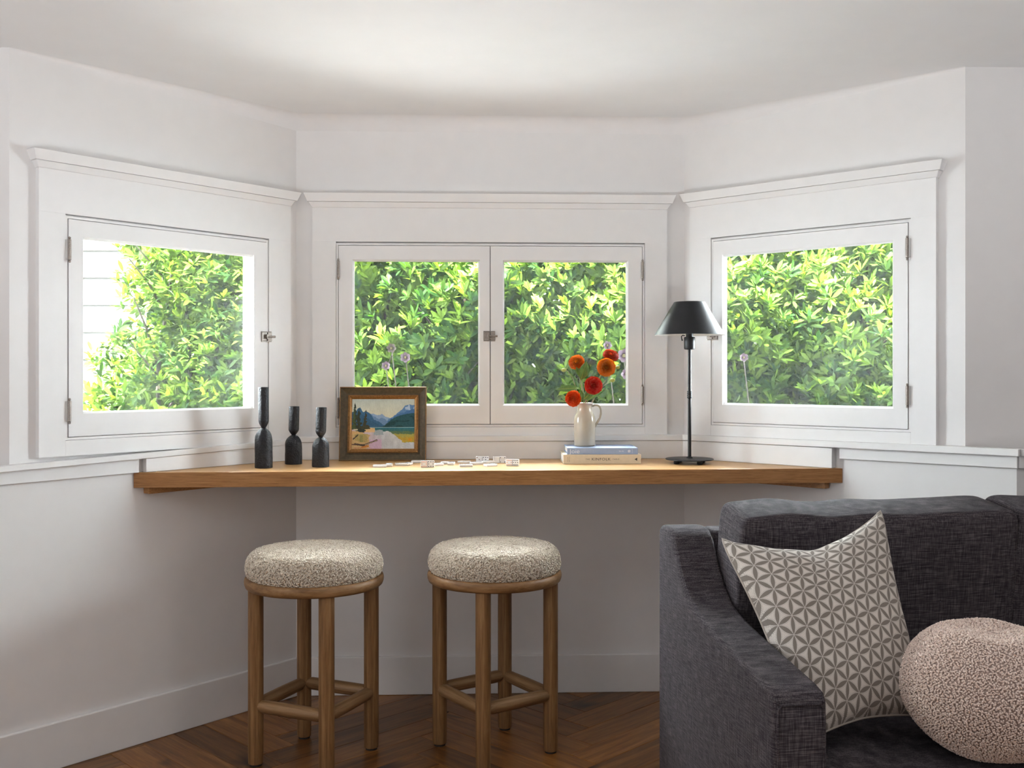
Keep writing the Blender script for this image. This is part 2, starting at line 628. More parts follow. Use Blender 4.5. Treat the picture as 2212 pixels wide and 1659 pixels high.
wall_with_hole('wall_left', WL, -0.0, WL.L + 0.04, LW['open'], 'white angled bay wall around the single casement on the left', LW['depth'])
wall_with_hole('wall_back', WB, -0.03, WB.L + 0.03, BW['open'], 'white middle bay wall around the pair of casements', BW['depth'] + 0.02)
wall_with_hole('wall_right', WR, -0.04, WR.L, RW['open'], 'white angled bay wall around the single casement on the right', RW['depth'] + 0.02)


def flat_wall(name, a, b, z0, z1, label, th=TH):
    W = Wall(a, b)
    return tag(W.box(MB(), 0, W.L, -th, 0, z0, z1).build(name, mat_wall), label, 'wall', kind='structure')


flat_wall('wall_far_left', main_l, PC, -0.1, ZC + 0.02, 'white room wall left of the bay')
flat_wall('wall_far_right', PD, main_r, 0.98, ZC + 0.02, 'white upper room wall right of the bay')
lw = MB()
lw.prism([(PD.x, PD.y), (PD2.x, PD2.y), (low_r.x, low_r.y), (main_r.x, main_r.y + 0.1), (PD.x + 0.02, PD.y + 0.1)], -0.1, 0.987)
lw2 = MB().prism([(PC2.x, PC2.y), (PC.x, PC.y), (PC.x - 0.02, PC.y + 0.1), (main_l.x, main_l.y + 0.1), (low_l.x, low_l.y)], -0.1, 0.949)
tag(lw2.build('wall_low_left', mat_wall), 'white low wall with a ledge left of the bay', 'wall', kind='structure')
tag(lw.build('wall_low_right', mat_wall), 'white low wall with a ledge behind the sofa', 'wall', kind='structure')
flat_wall('wall_side_left', Vector((XL0, YBK)), Vector((XL0, main_l.y + 0.1)), -0.1, ZC + 0.02, 'white side wall of the room on the left')
flat_wall('wall_side_right', Vector((XR0, main_r.y + 0.1)), Vector((XR0, YBK)), -0.1, ZC + 0.02, 'white side wall of the room on the right')
fw = MB()
for x0, x1, z0, z1 in ((XL0 - 0.1, -0.5, -0.1, ZC + 0.02), (1.1, XR0 + 0.1, -0.1, ZC + 0.02), (-0.5, 1.1, 2.12, ZC + 0.02)):
    fw.box(x0, x1, YBK - 0.1, YBK, z0, z1)
fw.box(-0.5, 1.1, YBK - 0.1, YBK - 0.04, -0.1, 2.12)
tag(fw.build('wall_front', mat_wall), 'white wall behind the viewer with a recessed garden door', 'wall', kind='structure')


# ------------------------------------------------------------------ windows, casings
def make_window(name, d, label, hinges, latch):
    W = d['W']
    s0, s1, z0, z1 = d['open']
    c0, c1 = d['case']
    win = thing(name, label, 'window', W.p((s0 + s1) / 2, 0, z0), kind='structure')
    back = Matrix.Translation(Vector(win.location)).inverted()

    def put(mb, nm, mat, par=win, **kw):
        o = mb.build(nm, mat, par, **kw)
        if par is win: o.matrix_parent_inverse = back
        return o
    # jamb lining: four boards in the opening, running out to the outside
    dp = d['depth']
    jm = MB()
    lo = -dp - 0.015
    e = 0.001
    W.box(jm, s0 + e, s0 + JB - 0.0022, lo, CT - 0.004, z0 + e, z1 - e)
    W.box(jm, s1 - JB + 0.0022, s1 - e, lo, CT - 0.004, z0 + e, z1 - e)
    W.box(jm, s0 + JB - 0.0022, s1 - JB + 0.0022, lo, CT - 0.004, z1 - JB + 0.0022, z1 - e)
    W.box(jm, s0 + JB - 0.0022, s1 - JB + 0.0022, lo - 0.04, CT - 0.004, z0 + e, z0 + JB - 0.0022)
    put(jm, 'jamb', mat_trim)
    st = MB()  # dark strips added behind the sash gaps to block light and read as shade
    sb0, sb1, ov = CT - 0.050, CT - 0.0365, 0.009
    a0, a1, v0, v1 = s0 + JB - 0.0022, s1 - JB + 0.0022, z0 + JB - 0.0022, z1 - JB + 0.0022
    W.box(st, a0, a0 + ov, sb0, sb1, v0, v1)
    W.box(st, a1 - ov, a1, sb0, sb1, v0, v1)
    W.box(st, a0 + ov, a1 - ov, sb0, sb1, v0, v0 + ov)
    W.box(st, a0 + ov, a1 - ov, sb0, sb1, v1 - ov, v1)
    if len(d['sash']) > 1:
        mx_ = (d['sash'][0][1] + d['sash'][1][0]) / 2
        W.box(st, mx_ - 0.008, mx_ + 0.008, sb0, sb1, v0 + ov, v1 - ov)
    put(st, 'gap_blocker', mat_gap)
    for k, (r, g) in enumerate(zip(d['sash'], d['glass'])):
        q0, q1, y0, y1 = r
        g0, g1, h0, h1 = g
        sb = MB()
        tb, tf = CT - 0.036, CT - 0.001
        W.box(sb, q0, g0, tb, tf, y0, y1)
        W.box(sb, g1, q1, tb, tf, y0, y1)
        W.box(sb, g0, g1, tb, tf, y0, h0)
        W.box(sb, g0, g1, tb, tf, h1, y1)
        sash = put(sb, 'sash', mat_trim)
        # glazing bead: sloped strip inside the sash
        bd = MB()
        b = 0.0065
        ti, to = CT - 0.004, CT - 0.014
        loop_o = [(g0, h0), (g1, h0), (g1, h1), (g0, h1)]
        loop_i = [(g0 + b, h0 + b), (g1 - b, h0 + b), (g1 - b, h1 - b), (g0 + b, h1 - b)]
        for i in range(4):
            j = (i + 1) % 4
            A, B, Cc, D = loop_o[i], loop_o[j], loop_i[j], loop_i[i]
            bd.hexa([W.p(A[0], to - 0.008, A[1]), W.p(B[0], to - 0.008, B[1]), W.p(Cc[0], to - 0.008, Cc[1]), W.p(D[0], to - 0.008, D[1]),
                     W.p(A[0], ti, A[1]), W.p(B[0], ti, B[1]), W.p(Cc[0], to, Cc[1]), W.p(D[0], to, D[1])])
        o = bd.build('glazing_bead', mat_trim, sash)
        pane = W.box(MB(), g0 + 0.001, g1 - 0.001, CT - 0.022, CT - 0.019, h0 + 0.001, h1 - 0.001).build('pane', mat_glass, sash)
        for (hx, hz, side) in hinges[k]:
            hb = MB()
            s = (q0 - 0.001) if hx < 0 else (q1 + 0.001)
            t = CT + 0.006
            pr = [(-0.041, .0018), (-0.039, .0042), (-0.036, .0042), (-0.034, .0022), (-0.0325, .0055), (-0.012, .0055), (-0.0115, .005), (-0.011, .0055),
                  (0.011, .0055), (0.0115, .005), (0.012, .0055), (0.0325, .0055), (0.034, .0022), (0.036, .0042), (0.039, .0042), (0.041, .0018)]
            cx, cy, _ = W.p(s, t, 0)
            hb.lathe([(rr, hz + zz) for zz, rr in pr], 10, cx, cy)
            h = hb.build('hinge', mat_steel, sash, smooth=True)
            lf = MB()
            W.box(lf, s - 0.009, s + 0.009, CT - 0.003, CT + 0.0022, hz - 0.031, hz + 0.031)
            lf.build('hinge_leaf', mat_trim, sash)
    for (ls, lz, dr) in latch:
        la = MB()
        W.box(la, ls - 0.025, ls + 0.021, CT - 0.002, CT + 0.0015, lz - 0.020, lz - 0.0165)
        W.box(la, ls - 0.025, ls + 0.021, CT - 0.002, CT + 0.0015, lz + 0.0165, lz + 0.020)
        W.box(la, ls - 0.025, ls - 0.002, CT - 0.002, CT + 0.004, lz - 0.016, lz + 0.016)
        W.box(la, ls + 0.002, ls + 0.021, CT - 0.002, CT + 0.004, lz - 0.016, lz + 0.016)
        W.box(la, ls - 0.006 * dr, ls + 0.012 * dr, CT + 0.004, CT + 0.010, lz - 0.010, lz - 0.006) if dr > 0 else W.box(la, ls - 0.012, ls + 0.006, CT + 0.004, CT + 0.010, lz - 0.010, lz - 0.006)
        W.box(la, ls - 0.010, ls - 0.004, CT + 0.004, CT + 0.014, lz - 0.008, lz + 0.008)
        p0, p1, p2 = W.p(ls - 0.012, CT + 0.009, lz), W.p(ls + 0.012 * dr, CT + 0.011, lz), W.p(ls + 0.030 * dr, CT + 0.011, lz)
        la.tube([p0, p1, p2], [0.0032, 0.0036, 0.0044], 8)
        put(la, 'latch', mat_steel, bevel=0.0008, seg=1)
    return win


def mid(a, b, f=0.5): return a + (b - a) * f


zh1, zh2 = 1.655, 1.113
q = LW['sash'][0]
make_window('window_1', LW, 'single white casement window with a leafy shrub and white siding outside', [[(-1, zh1 - 0.015, 1), (-1, zh2 + 0.015, 1)]],
            [(q[1] + 0.001, 1.385, 1)])
q = BW['sash']
make_window('window_2', BW, 'pair of white casement windows side by side in the middle wall',
            [[(-1, zh1 - 0.005, 1), (-1, zh2 + 0.0, 1)], [(1, zh1 - 0.005, 1), (1, zh2 + 0.05, 1)]], [(q[0][1] + 0.0, 1.392, 1)])
q = RW['sash'][0]
make_window('window_3', RW, 'single white casement window behind the black lamp', [[(1, zh1 + 0.012, 1), (1, zh2 + 0.06, 1)]],
            [(q[0] - 0.001, 1.395, 1)])


def make_casing(name, d, label, zb, ends, zc=1.888):
    W = d['W']
    s0, s1, z0, z1 = d['open']
    c0, c1 = d['case']
    root = thing(name, label, 'trim', W.p((c0 + c1) / 2, 0, zb), kind='structure')
    back = Matrix.Translation(Vector(root.location)).inverted()

    def put(mb, nm, **kw):
        o = mb.build(nm, mat_trim, root, **kw)
        o.matrix_parent_inverse = back
    put(W.box(MB(), c0, s0, 0.0, CT, zb, z1 + 0.004), 'side_board')
    put(W.box(MB(), s1, c1, 0.0, CT, zb, z1 + 0.004), 'side_board')
    put(W.box(MB(), c0, c1, 0.0, CT, z1 + 0.0042, zc), 'head_board')
    put(W.box(MB(), s0, s1, 0.0, CT, zb, z0), 'bottom_board', bevel=0.001)
    e0, e1_ = ends
    a = W.taper(MB(), (c0 - 0.004 * (e0 > 0), c1 + 0.004 * (e1_ > 0), 0, CT + 0.004, zc), (c0 - 0.014, c1 + 0.014, 0, CT + 0.014, zc + 0.021))
    put(a, 'cap_bed', bevel=0.002)
    a = W.taper(MB(), (c0 - 0.018, c1 + 0.018, 0, CT + 0.018, zc + 0.0215), (c0 - 0.030, c1 + 0.030, 0, CT + 0.030, zc + 0.053))
    put(a, 'cap_crown', bevel=0.001)
    return root


make_casing('trim_1', LW, 'white casing with a crown cap around the left window', 0.985, (1, 0))
make_casing('trim_2', BW, 'white casing with a crown cap around the pair of windows', 1.000, (0, 0))
make_casing('trim_3', RW, 'white casing with a crown cap around the right window', 1.006, (0, 1), 1.892)

# chair rail under the windows, apron boards, baseboards
tr = thing('trim_4', 'white ledge rail running under the windows around the bay', 'trim', (PA.x, PA.y, 0.98), kind='structure')
back = Matrix.Translation(Vector(tr.location)).inverted()
RT = 0.036


def rail(W, s0, s1, za0, za1, zb0, zb1, t0=0.0, t1=RT):
    """za = bottom, top at s0; zb = bottom, top at s1"""
    q = []
    for lvl in (0, 1):
        A, B = (za0, za1)[lvl], (zb0, zb1)[lvl]
        q += [W.p(s0, t0, A), W.p(s1, t0, B), W.p(s1, t1, B), W.p(s0, t1, A)]
    return MB().hexa(q)


k22 = math.tan(rad(22.5)) * RT
Wml = Wall(low_l, PC2)
WL2 = Wall(PC2, PA)
WR2 = Wall(PB, PD2)
Wlr = Wall(PD2, low_r)
for W_, a, b, A, B in ((WL2, -k22, WL2.L, (0.947, 0.965), (0.977, 0.997)), (WB, 0, WB.L, (0.982, 1.002), (0.986, 1.008)),
                       (WR2, 0, WR2.L + k22, (0.986, 1.009), (0.989, 1.012)),
                       (Wml, 0, Wml.L, (0.947, 0.965), (0.947, 0.965)), (Wlr, 0, Wlr.L, (0.989, 1.012), (0.989, 1.012))):
    o = rail(W_, a, b, *A, *B).build('ledge_rail', mat_trim, tr, bevel=0.002)
    o.matrix_parent_inverse = back
ap = thing('trim_5', 'white apron strip under the ledge rail beside the counter', 'trim', (PC.x, PC.y, 0.91), kind='structure')
back = Matrix.Translation(Vector(ap.location)).inverted()
for W_, a, b, A, B in ((WL2, -0.006, WL.s_at(301, 0.016) + 0.155, (0.909, 0.948), (0.914, 0.962)), (Wml, 0, Wml.L, (0.909, 0.948), (0.909, 0.948)),
                       (WR2, WR.s_at(1813, 0.016), WR2.L + 0.006, (0.948, 0.987), (0.950, 0.989)), (Wlr, 0, Wlr.L, (0.950, 0.989), (0.950, 0.989))):
    o = rail(W_, a, b, *A, *B, 0.0, 0.016).build('apron_strip', mat_trim, ap, bevel=0.0015)
    o.matrix_parent_inverse = back
BBH, BBT = 0.148, 0.016
for nm, W_, e0, e1_ in (('baseboard_left', WL2, 0.0, 0.0), ('baseboard_back', WB, 0.0, 0.0), ('baseboard_right', WR2, 0.0, 0.0),
                        ('baseboard_far_left', Wml, 0.0, 0.0), ('baseboard_far_right', Wlr, 0.0, 0.0)):
    W_.box(MB(), e0, W_.L - e1_, 0.0, BBT, 0.0, BBH)
    o = W_.box(MB(), e0, W_.L - e1_, 0.0, BBT, 0.0, BBH).build(nm, mat_trim, bevel=0.003)
    tag(o, {'baseboard_left': 'tall white baseboard along the left bay wall', 'baseboard_back': 'tall white baseboard along the middle bay wall',
            'baseboard_right': 'tall white baseboard along the right bay wall behind the sofa', 'baseboard_far_left': 'tall white baseboard of the room wall left of the bay',
            'baseboard_far_right': 'tall white baseboard of the low wall behind the sofa'}[nm], 'baseboard', kind='structure')

# ------------------------------------------------------------------ outside
gy = -0.45
tag(MB().box(-14, 14, -9, 14, gy - 0.1, gy).build('ground', mat_soil), 'bare garden ground outside the windows', 'ground', kind='structure')
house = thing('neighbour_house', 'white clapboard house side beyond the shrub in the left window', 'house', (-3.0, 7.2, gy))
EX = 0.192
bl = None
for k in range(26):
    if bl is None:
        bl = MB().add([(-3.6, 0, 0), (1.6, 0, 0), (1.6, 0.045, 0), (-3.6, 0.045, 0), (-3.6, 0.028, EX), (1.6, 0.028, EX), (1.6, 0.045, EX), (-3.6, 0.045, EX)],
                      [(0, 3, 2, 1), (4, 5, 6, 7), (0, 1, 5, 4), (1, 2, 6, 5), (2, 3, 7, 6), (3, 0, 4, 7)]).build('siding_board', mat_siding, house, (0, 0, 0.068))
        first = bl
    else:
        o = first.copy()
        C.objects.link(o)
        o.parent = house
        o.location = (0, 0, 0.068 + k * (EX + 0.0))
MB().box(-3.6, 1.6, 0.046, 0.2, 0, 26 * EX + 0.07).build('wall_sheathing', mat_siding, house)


def leaf_grid():
    """one leaf, tip along +x, unit length, slightly folded and curved: 8 verts, 8 tris"""
    V = np.array([(0, 0, 0), (.34, .13, .02), (.34, 0, -.015), (.34, -.13, .02), (.70, .145, .0), (.70, 0, -.035), (.70, -.145, .0), (1.0, 0, -.07)], dtype=float)
    T = np.array([(0, 2, 1), (0, 3, 2), (1, 2, 5), (1, 5, 4), (2, 3, 6), (2, 6, 5), (4, 5, 7), (5, 6, 7)])
    return V, T


LV, LT = leaf_grid()


def leaf_cloud(base, direc, normal, length, cols):
    n = len(base)
    x = direc / np.linalg.norm(direc, axis=1, keepdims=True)
    y = np.cross(normal, x)
    y /= np.linalg.norm(y, axis=1, keepdims=True) + 1e-9
    z = np.cross(x, y)
    V = base[:, None, :] + length[:, None, None] * (LV[None, :, 0:1] * x[:, None] + LV[None, :, 1:2] * y[:, None] + LV[None, :, 2:3] * z[:, None])
    T = LT[None] + (np.arange(n) * 8)[:, None, None]
    return V.reshape(-1, 3), T.reshape(-1, 3), np.repeat(cols, 8, axis=0)


mat_leaf = M_attr('shrub_leaf', 'tint', 0.5, 0.48, None, 0.10)


def mat_single_leaf():
    t = NT('shrub_leaf_single')
    rnd = t.n('ShaderNodeObjectInfo').outputs['Random']
    col = t.ramp(rnd, [(0.0, (0.013, 0.040, 0.008)), (0.45, (0.033, 0.073, 0.011)), (0.8, (0.076, 0.128, 0.017)), (1.0, (0.155, 0.225, 0.03))])
    b = t.n('ShaderNodeBsdfPrincipled')
    t.l(col, b.inputs['Base Color'])
    b.inputs['Roughness'].default_value = 0.5
    b.inputs['Specular IOR Level'].default_value = 0.10
    tr = t.n('ShaderNodeBsdfTranslucent')
    t.l(col, tr.inputs['Color'])
    mx = t.n('ShaderNodeMixShader')
    mx.inputs[0].default_value = 0.48
    t.l(b.outputs[0], mx.inputs[1])
    t.l(tr.outputs[0], mx.inputs[2])
    t.l(mx.outputs[0], t.out.inputs[0])
    return t.m


mat_leaf1 = mat_single_leaf()
me_leaf = bpy.data.meshes.new('leaf')
me_leaf.from_pydata([tuple(v) for v in LV], [], [tuple(int(i) for i in f) for f in LT])
me_leaf.materials.append(mat_leaf1)
me_leaf.polygons.foreach_set('use_smooth', [True] * 8)


def hump(X, Z, seed):
    """bumpy front surface of the hedge: distance from the camera"""
    r = np.random.default_rng(seed)
    d = np.zeros_like(X)
    for _ in range(9):
        kx, kz, ph, a = r.uniform(1.5, 7), r.uniform(1.5, 7), r.uniform(0, 6.3), r.uniform(0.02, 0.06)
        d += a * np.sin(kx * X + kz * Z * r.choice([-1, 1]) + ph)
    return d


def shrub(label, x0, x1, ztop, seed, ntuft, left_round=False, Y0=5.05):
    r = np.random.default_rng(seed)
    root = thing('leafy_shrub', label, 'shrub', ((x0 + x1) / 2, Y0 + 0.45, gy), group='shrubs outside the windows')
    org = np.array(root.location)
    X = r.uniform(x0 + 0.04, x1 - 0.04, ntuft)
    Z = gy + (ztop - gy) * r.uniform(0.12, 1.0, ntuft) ** 0.85
    dep = np.abs(r.normal(0, 0.13, ntuft)) + (r.random(ntuft) < 0.55) * r.uniform(0, 0.9, ntuft)
    Yv = Y0 + hump(X, Z, seed + 1) + dep
    # round off the crown and, where it ends, the side
    over = np.clip((Z - (ztop - 0.7)) / 0.7, 0, 1)
    Yv += over ** 2 * 0.35
    keep = np.ones(ntuft, bool)
    if left_round:
        zz = np.clip((Z - 0.8) / 1.6, -1, 1)
        edge = -2.30 + 0.36 * np.clip(zz, 0, 1) ** 1.0 * 1.15 + 0.06 * np.sin(9 * Z) + 0.05 * np.sin(21 * Z + 1)
        keep = X > edge + r.normal(0, 0.03, ntuft)
        Yv += np.clip(0.35 - (X - edge), 0, 0.35) ** 2 * 1.5
    X, Z, Yv, dep = X[keep], Z[keep], Yv[keep], dep[keep]
    deep = dep > 0.45
    n = len(X)
    Ctr = np.stack([X, Yv, Z], 1)
    ax = np.stack([r.normal(0, 0.35, n), -0.55 + r.normal(0, 0.3, n), 0.75 + r.normal(0, 0.3, n)], 1)
    ax /= np.linalg.norm(ax, axis=1, keepdims=True)
    per = 9
    h1 = np.cross(ax, np.array([0.3, 0.9, 0.2]))
    h1 /= np.linalg.norm(h1, axis=1, keepdims=True)
    h2 = np.cross(ax, h1)
    bases, dirs, norms, lens, cols = [], [], [], [], []
    paleness = np.clip(r.normal(0.40, 0.30, n) + 0.10 * (Z - 1.2), 0, 1)  # random leaf tone, paler higher up; sunlit highlights put into the pale end
    for k in range(per):
        a = 2 * PI * k / per * 1.0 + r.uniform(-0.35, 0.35, n) + r.uniform(0, 6.28)
        sp = np.clip(r.normal(0.95, 0.3, n), 0.2, 1.5)
        d = ax * np.cos(sp)[:, None] + (h1 * np.cos(a)[:, None] + h2 * np.sin(a)[:, None]) * np.sin(sp)[:, None]
        nn = ax * np.sin(sp)[:, None] - (h1 * np.cos(a)[:, None] + h2 * np.sin(a)[:, None]) * np.cos(sp)[:, None] + r.normal(0, 0.15, (n, 3))
        bases.append(Ctr + d * 0.006 - ax * r.uniform(0, 0.03, n)[:, None])
        dirs.append(d)
        norms.append(nn)
        lens.append(r.uniform(0.045, 0.082, n) * np.where(deep, 2.3, 1.0))
        y_ = np.clip(paleness + r.normal(0, 0.12, n), 0, 1)[:, None]
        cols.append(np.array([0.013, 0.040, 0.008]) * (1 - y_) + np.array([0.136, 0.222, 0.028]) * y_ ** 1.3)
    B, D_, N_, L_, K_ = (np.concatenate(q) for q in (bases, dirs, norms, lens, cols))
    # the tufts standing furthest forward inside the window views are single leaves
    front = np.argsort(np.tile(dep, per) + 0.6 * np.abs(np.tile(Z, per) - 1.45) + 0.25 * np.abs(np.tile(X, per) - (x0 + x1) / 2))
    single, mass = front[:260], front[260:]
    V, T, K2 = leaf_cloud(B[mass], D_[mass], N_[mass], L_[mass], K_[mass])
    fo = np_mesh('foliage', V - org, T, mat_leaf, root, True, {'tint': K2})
    tag(fo, kind='stuff')
    for i in single:
        x = Vector(D_[i]).normalized()
        y = Vector(N_[i]).cross(x).normalized()
        z = x.cross(y)
        m = Matrix(((x.x, y.x, z.x), (x.y, y.y, z.y), (x.z, y.z, z.z))).to_4x4()
        o = link_mesh('leaf', me_leaf, root)
        o.matrix_local = Matrix.Translation(Vector(B[i]) - Vector(org)) @ m @ Matrix.Scale(L_[i], 4)
    # branches
    for b in range(5):
        bx = x0 + (x1 - x0) * (b + 0.5) / 5 + r.uniform(-.1, .1)
        xlo = -1.95 if left_round else x0
        bx = max(bx, xlo + 0.12 + 0.1 * b)
        mb = MB()
        p0 = Vector((bx - org[0], 0.0, 0.0))
        top = Vector((min(max(bx + r.uniform(-.3, .3), xlo + 0.1), x1 - 0.1) - org[0], r.uniform(-.15, .1), (ztop - gy) * 0.85))
        if left_round and bx < -2.1: top.x += 0.5
        pts = [p0.lerp(top, t) + Vector((0.05 * math.sin(7 * t + b), 0.04 * math.cos(5 * t + b), 0)) for t in [i / 8 for i in range(9)]]
        mb.tube(pts, [0.022 - 0.0018 * i for i in range(9)], 6)
        for s in range(8):
            q0 = pts[2 + s % 6]
            q1 = q0 + Vector((r.uniform(-.3, .3), r.uniform(-.45, .05), r.uniform(.1, .45)))
            q1.x = min(max(q1.x, xlo + 0.05 - org[0]), x1 - 0.05 - org[0])
            mb.tube([q0, q0.lerp(q1, .5) + Vector((0, 0, .03)), q1], [0.008, 0.006, 0.003], 5)
        mb.build('branch', mat_bark, root, smooth=True)
    # dense inner core of leaves further back so that no light shows through the middle
    return root


shrub('leafy green shrub outside the left window, thinning to white siding on its left', -2.75, -0.95, 2.25, 11, 4600, True)
shrub('leafy green shrub outside the pair of middle windows', -0.95, 0.95, 2.3, 23, 5000)
shrub('leafy green shrub outside the right window behind the lamp', 0.95, 3.1, 2.25, 35, 5600)


# small garden flowers standing in front of the shrubs
mat_petal_pink = M_plain('pink_petal', (0.045, 0.020, 0.034), 0.5, 0.15, 120)
mat_petal_dry = M_plain('dried_flower_head', (0.03, 0.018, 0.013), 0.8, 0.3, 200)
mat_heart = M_plain('flower_heart', (0.05, 0.04, 0.006), 0.7, 0.2, 300)


def garden_flower(px, py, Y, r, label, mat=None):
    p = ray(px, py, Y)
    root = thing('garden_flower', label, 'flower', (p.x + 0.06, Y, gy), group='pink flowers in front of the shrubs')
    hh = p.z - gy
    MB().tube([(0, 0, 0), (0.02, 0.0, hh * 0.5), (-0.03, 0.0, hh * 0.85), (-0.06, 0, hh)], [0.004, 0.0035, 0.003, 0.0025], 6).build('stem', mat_bark, root, smooth=True)
    for k in range(6):
        a = 2 * PI * k / 6 + px
        d = Vector((math.cos(a), -0.45, math.sin(a))).normalized()
        side = d.cross(Vector((0, -1, 0))).normalized()
        b = Vector((-0.06, 0, hh))
        mb = MB()
        rows = []
        for t, wd in ((0.05, 0.1), (0.35, 0.3), (0.75, 0.36), (1.0, 0.14)):
            c = b + d * r * t + Vector((0, -0.18 * r * t * t, 0))
            rows += [c - side * wd * r, c + Vector((0, 0.05 * r, 0)), c + side * wd * r]
        fs_ = []
        for i in range(3):
            for j in range(2):
                fs_.append((i * 3 + j, i * 3 + j + 1, i * 3 + j + 4, i * 3 + j + 3))
        mb.add(rows, fs_).build('petal', mat or mat_petal_pink, root, smooth=True)
    MB().lathe([(0.001, -0.3 * r), (0.2 * r, -0.2 * r), (0.24 * r, 0), (0.15 * r, 0.2 * r), (0.001, 0.25 * r)], 8).build('heart', mat_heart, root, (-0.06, -0.25 * r, hh), smooth=True)


for a in ((834, 790, 4.62, 0.022, 'small pink flower low in the left middle pane, above the painting'),
          (876, 772, 4.66, 0.026, 'pale pink flower in the left middle pane, right of a dried head'),
          (846, 752, 4.64, 0.024, 'brown dried flower head in the left middle pane', mat_petal_dry),
          (1347, 768, 4.62, 0.034, 'mauve flower beside the window frame, right of the red dahlias'),
          (1352, 808, 4.60, 0.026, 'mauve flower low at the window frame, right of the red dahlias'),
          (1312, 746, 4.64, 0.022, 'pink flower bud just above the topmost dahlia'),
          (1606, 772, 4.66, 0.022, 'pale pink flower in the right window beside the lamp pole')):
    garden_flower(*a)

# ------------------------------------------------------------------ counter
ZT = 0.914
TTH = 0.051
fl = ray(289.5, 1022, 3.4257)
fr = ray(1819, 1011, 3.581)
PFL, PFR = Vector((fl.x, fl.y)), Vector((fr.x, fr.y))
counter = thing('wall_counter', 'long oak counter built across the bay under the windows', 'counter', (0, 3.75, ZT - TTH))
cb = Matrix.Translation(Vector(counter.location)).inverted()


def cput(mb, nm, mat, **kw):
    o = mb.build(nm, mat, counter, **kw)
    o.matrix_parent_inverse = cb
    return o


top_poly = [PFL, PFR, PB + WB.n * 0.001, PA + WB.n * 0.001]
cput(MB().prism([(p.x, p.y) for p in top_poly], ZT - TTH, ZT), 'counter_top', mat_oak, bevel=0.0015)
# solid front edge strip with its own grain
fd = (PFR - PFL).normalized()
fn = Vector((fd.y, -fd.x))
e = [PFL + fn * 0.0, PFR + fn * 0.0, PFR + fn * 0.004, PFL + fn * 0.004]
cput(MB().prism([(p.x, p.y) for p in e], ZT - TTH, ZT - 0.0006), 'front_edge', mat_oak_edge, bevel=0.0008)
# upstand boards behind, white
BT = 0.03
for W_, a, b, zt in ((WL, WL.s_at(316, BT), WL.L, (0.961, 0.978)), (WB, 0, WB.L, (0.982, 0.986)), (WR, 0, WR.s_at(1797, BT), (0.986, 0.986))):
    cput(rail(W_, a, b, ZT + 0.0005, zt[0] - 0.001, ZT + 0.0005, zt[1] - 0.001, 0.0005, BT), 'upstand', mat_trim, bevel=0.0015)
# cleats under the counter along the walls
for W_, a, b in ((WL, WL.s_at(322, 0.035), WL.L - 0.03), (WB, 0.03, WB.L - 0.03), (WR, 0.03, WR.s_at(1782, 0.035))):
    cput(W_.box(MB(), a, b, 0.001, 0.036, ZT - TTH - 0.022, ZT - TTH - 0.0005), 'cleat', mat_oak_edge, bevel=0.001)

# ------------------------------------------------------------------ bar stools
def torus_bits(P, e1_, e2_, r, rho, arc, nseg=5, ns=4):
    """little torus arcs: centre P, arc plane (e1, e2), radius r, thickness rho"""
    n = len(P)
    e3_ = np.cross(e1_, e2_)
    th = np.linspace(0, 1, nseg)[None, :] * arc[:, None]
    ph = np.linspace(0, 2 * PI, ns, endpoint=False)
    radial = e1_[:, None, :] * np.cos(th)[..., None] + e2_[:, None, :] * np.sin(th)[..., None]
    taper = (1 - 0.75 * np.abs(np.linspace(-1, 1, nseg)) ** 3)[None, :]
    rr = (rho[:, None] * taper)[..., None]
    V = P[:, None, None, :] + radial[:, :, None, :] * (r[:, None, None, None] + rr[..., None] * np.cos(ph)[None, None, :, None]) \
        + e3_[:, None, None, :] * (rr[..., None] * np.sin(ph)[None, None, :, None])
    idx = np.arange(n * nseg * ns).reshape(n, nseg, ns)
    a = idx[:, :-1, :]
    b = np.roll(idx, -1, axis=2)[:, :-1, :]
    c = np.roll(idx, -1, axis=2)[:, 1:, :]
    d = idx[:, 1:, :]
    return V.reshape(-1, 3), np.stack([a, b, c, d], -1).reshape(-1, 4)


def frame_from(N, r):
    t = np.cross(N, r.normal(size=N.shape))
    t /= np.linalg.norm(t, axis=1, keepdims=True) + 1e-9
    return t, np.cross(N, t)


mat_fleece = M_attr('fleece', 'tint', 0.95, 0, None, 0.1, 0.35)
RC, ZR0, ZR1, ZS = 0.2155, 0.560, 0.594, 0.686


def cushion_profile():
    # (r, z, nr, nz): from the ring up, rounded shoulder, domed top
    pts = []
    for k in range(15):
        a = -0.5 + (PI / 2 + 0.5) * k / 14
        pts.append((RC - 0.047 + 0.047 * math.cos(a) ** (0.8 if a > 0 else 1), ZS - 0.062 + 0.05 * math.sin(a)))
    last = pts[-1]
    for k in range(1, 13):
        f = k / 12
        pts.append((last[0] * (1 - f) + 0.0005 * f, last[1] + 0.012 * (1 - (1 - f) ** 2)))
    return [(RC - 0.018, ZR1 - 0.002)] + pts


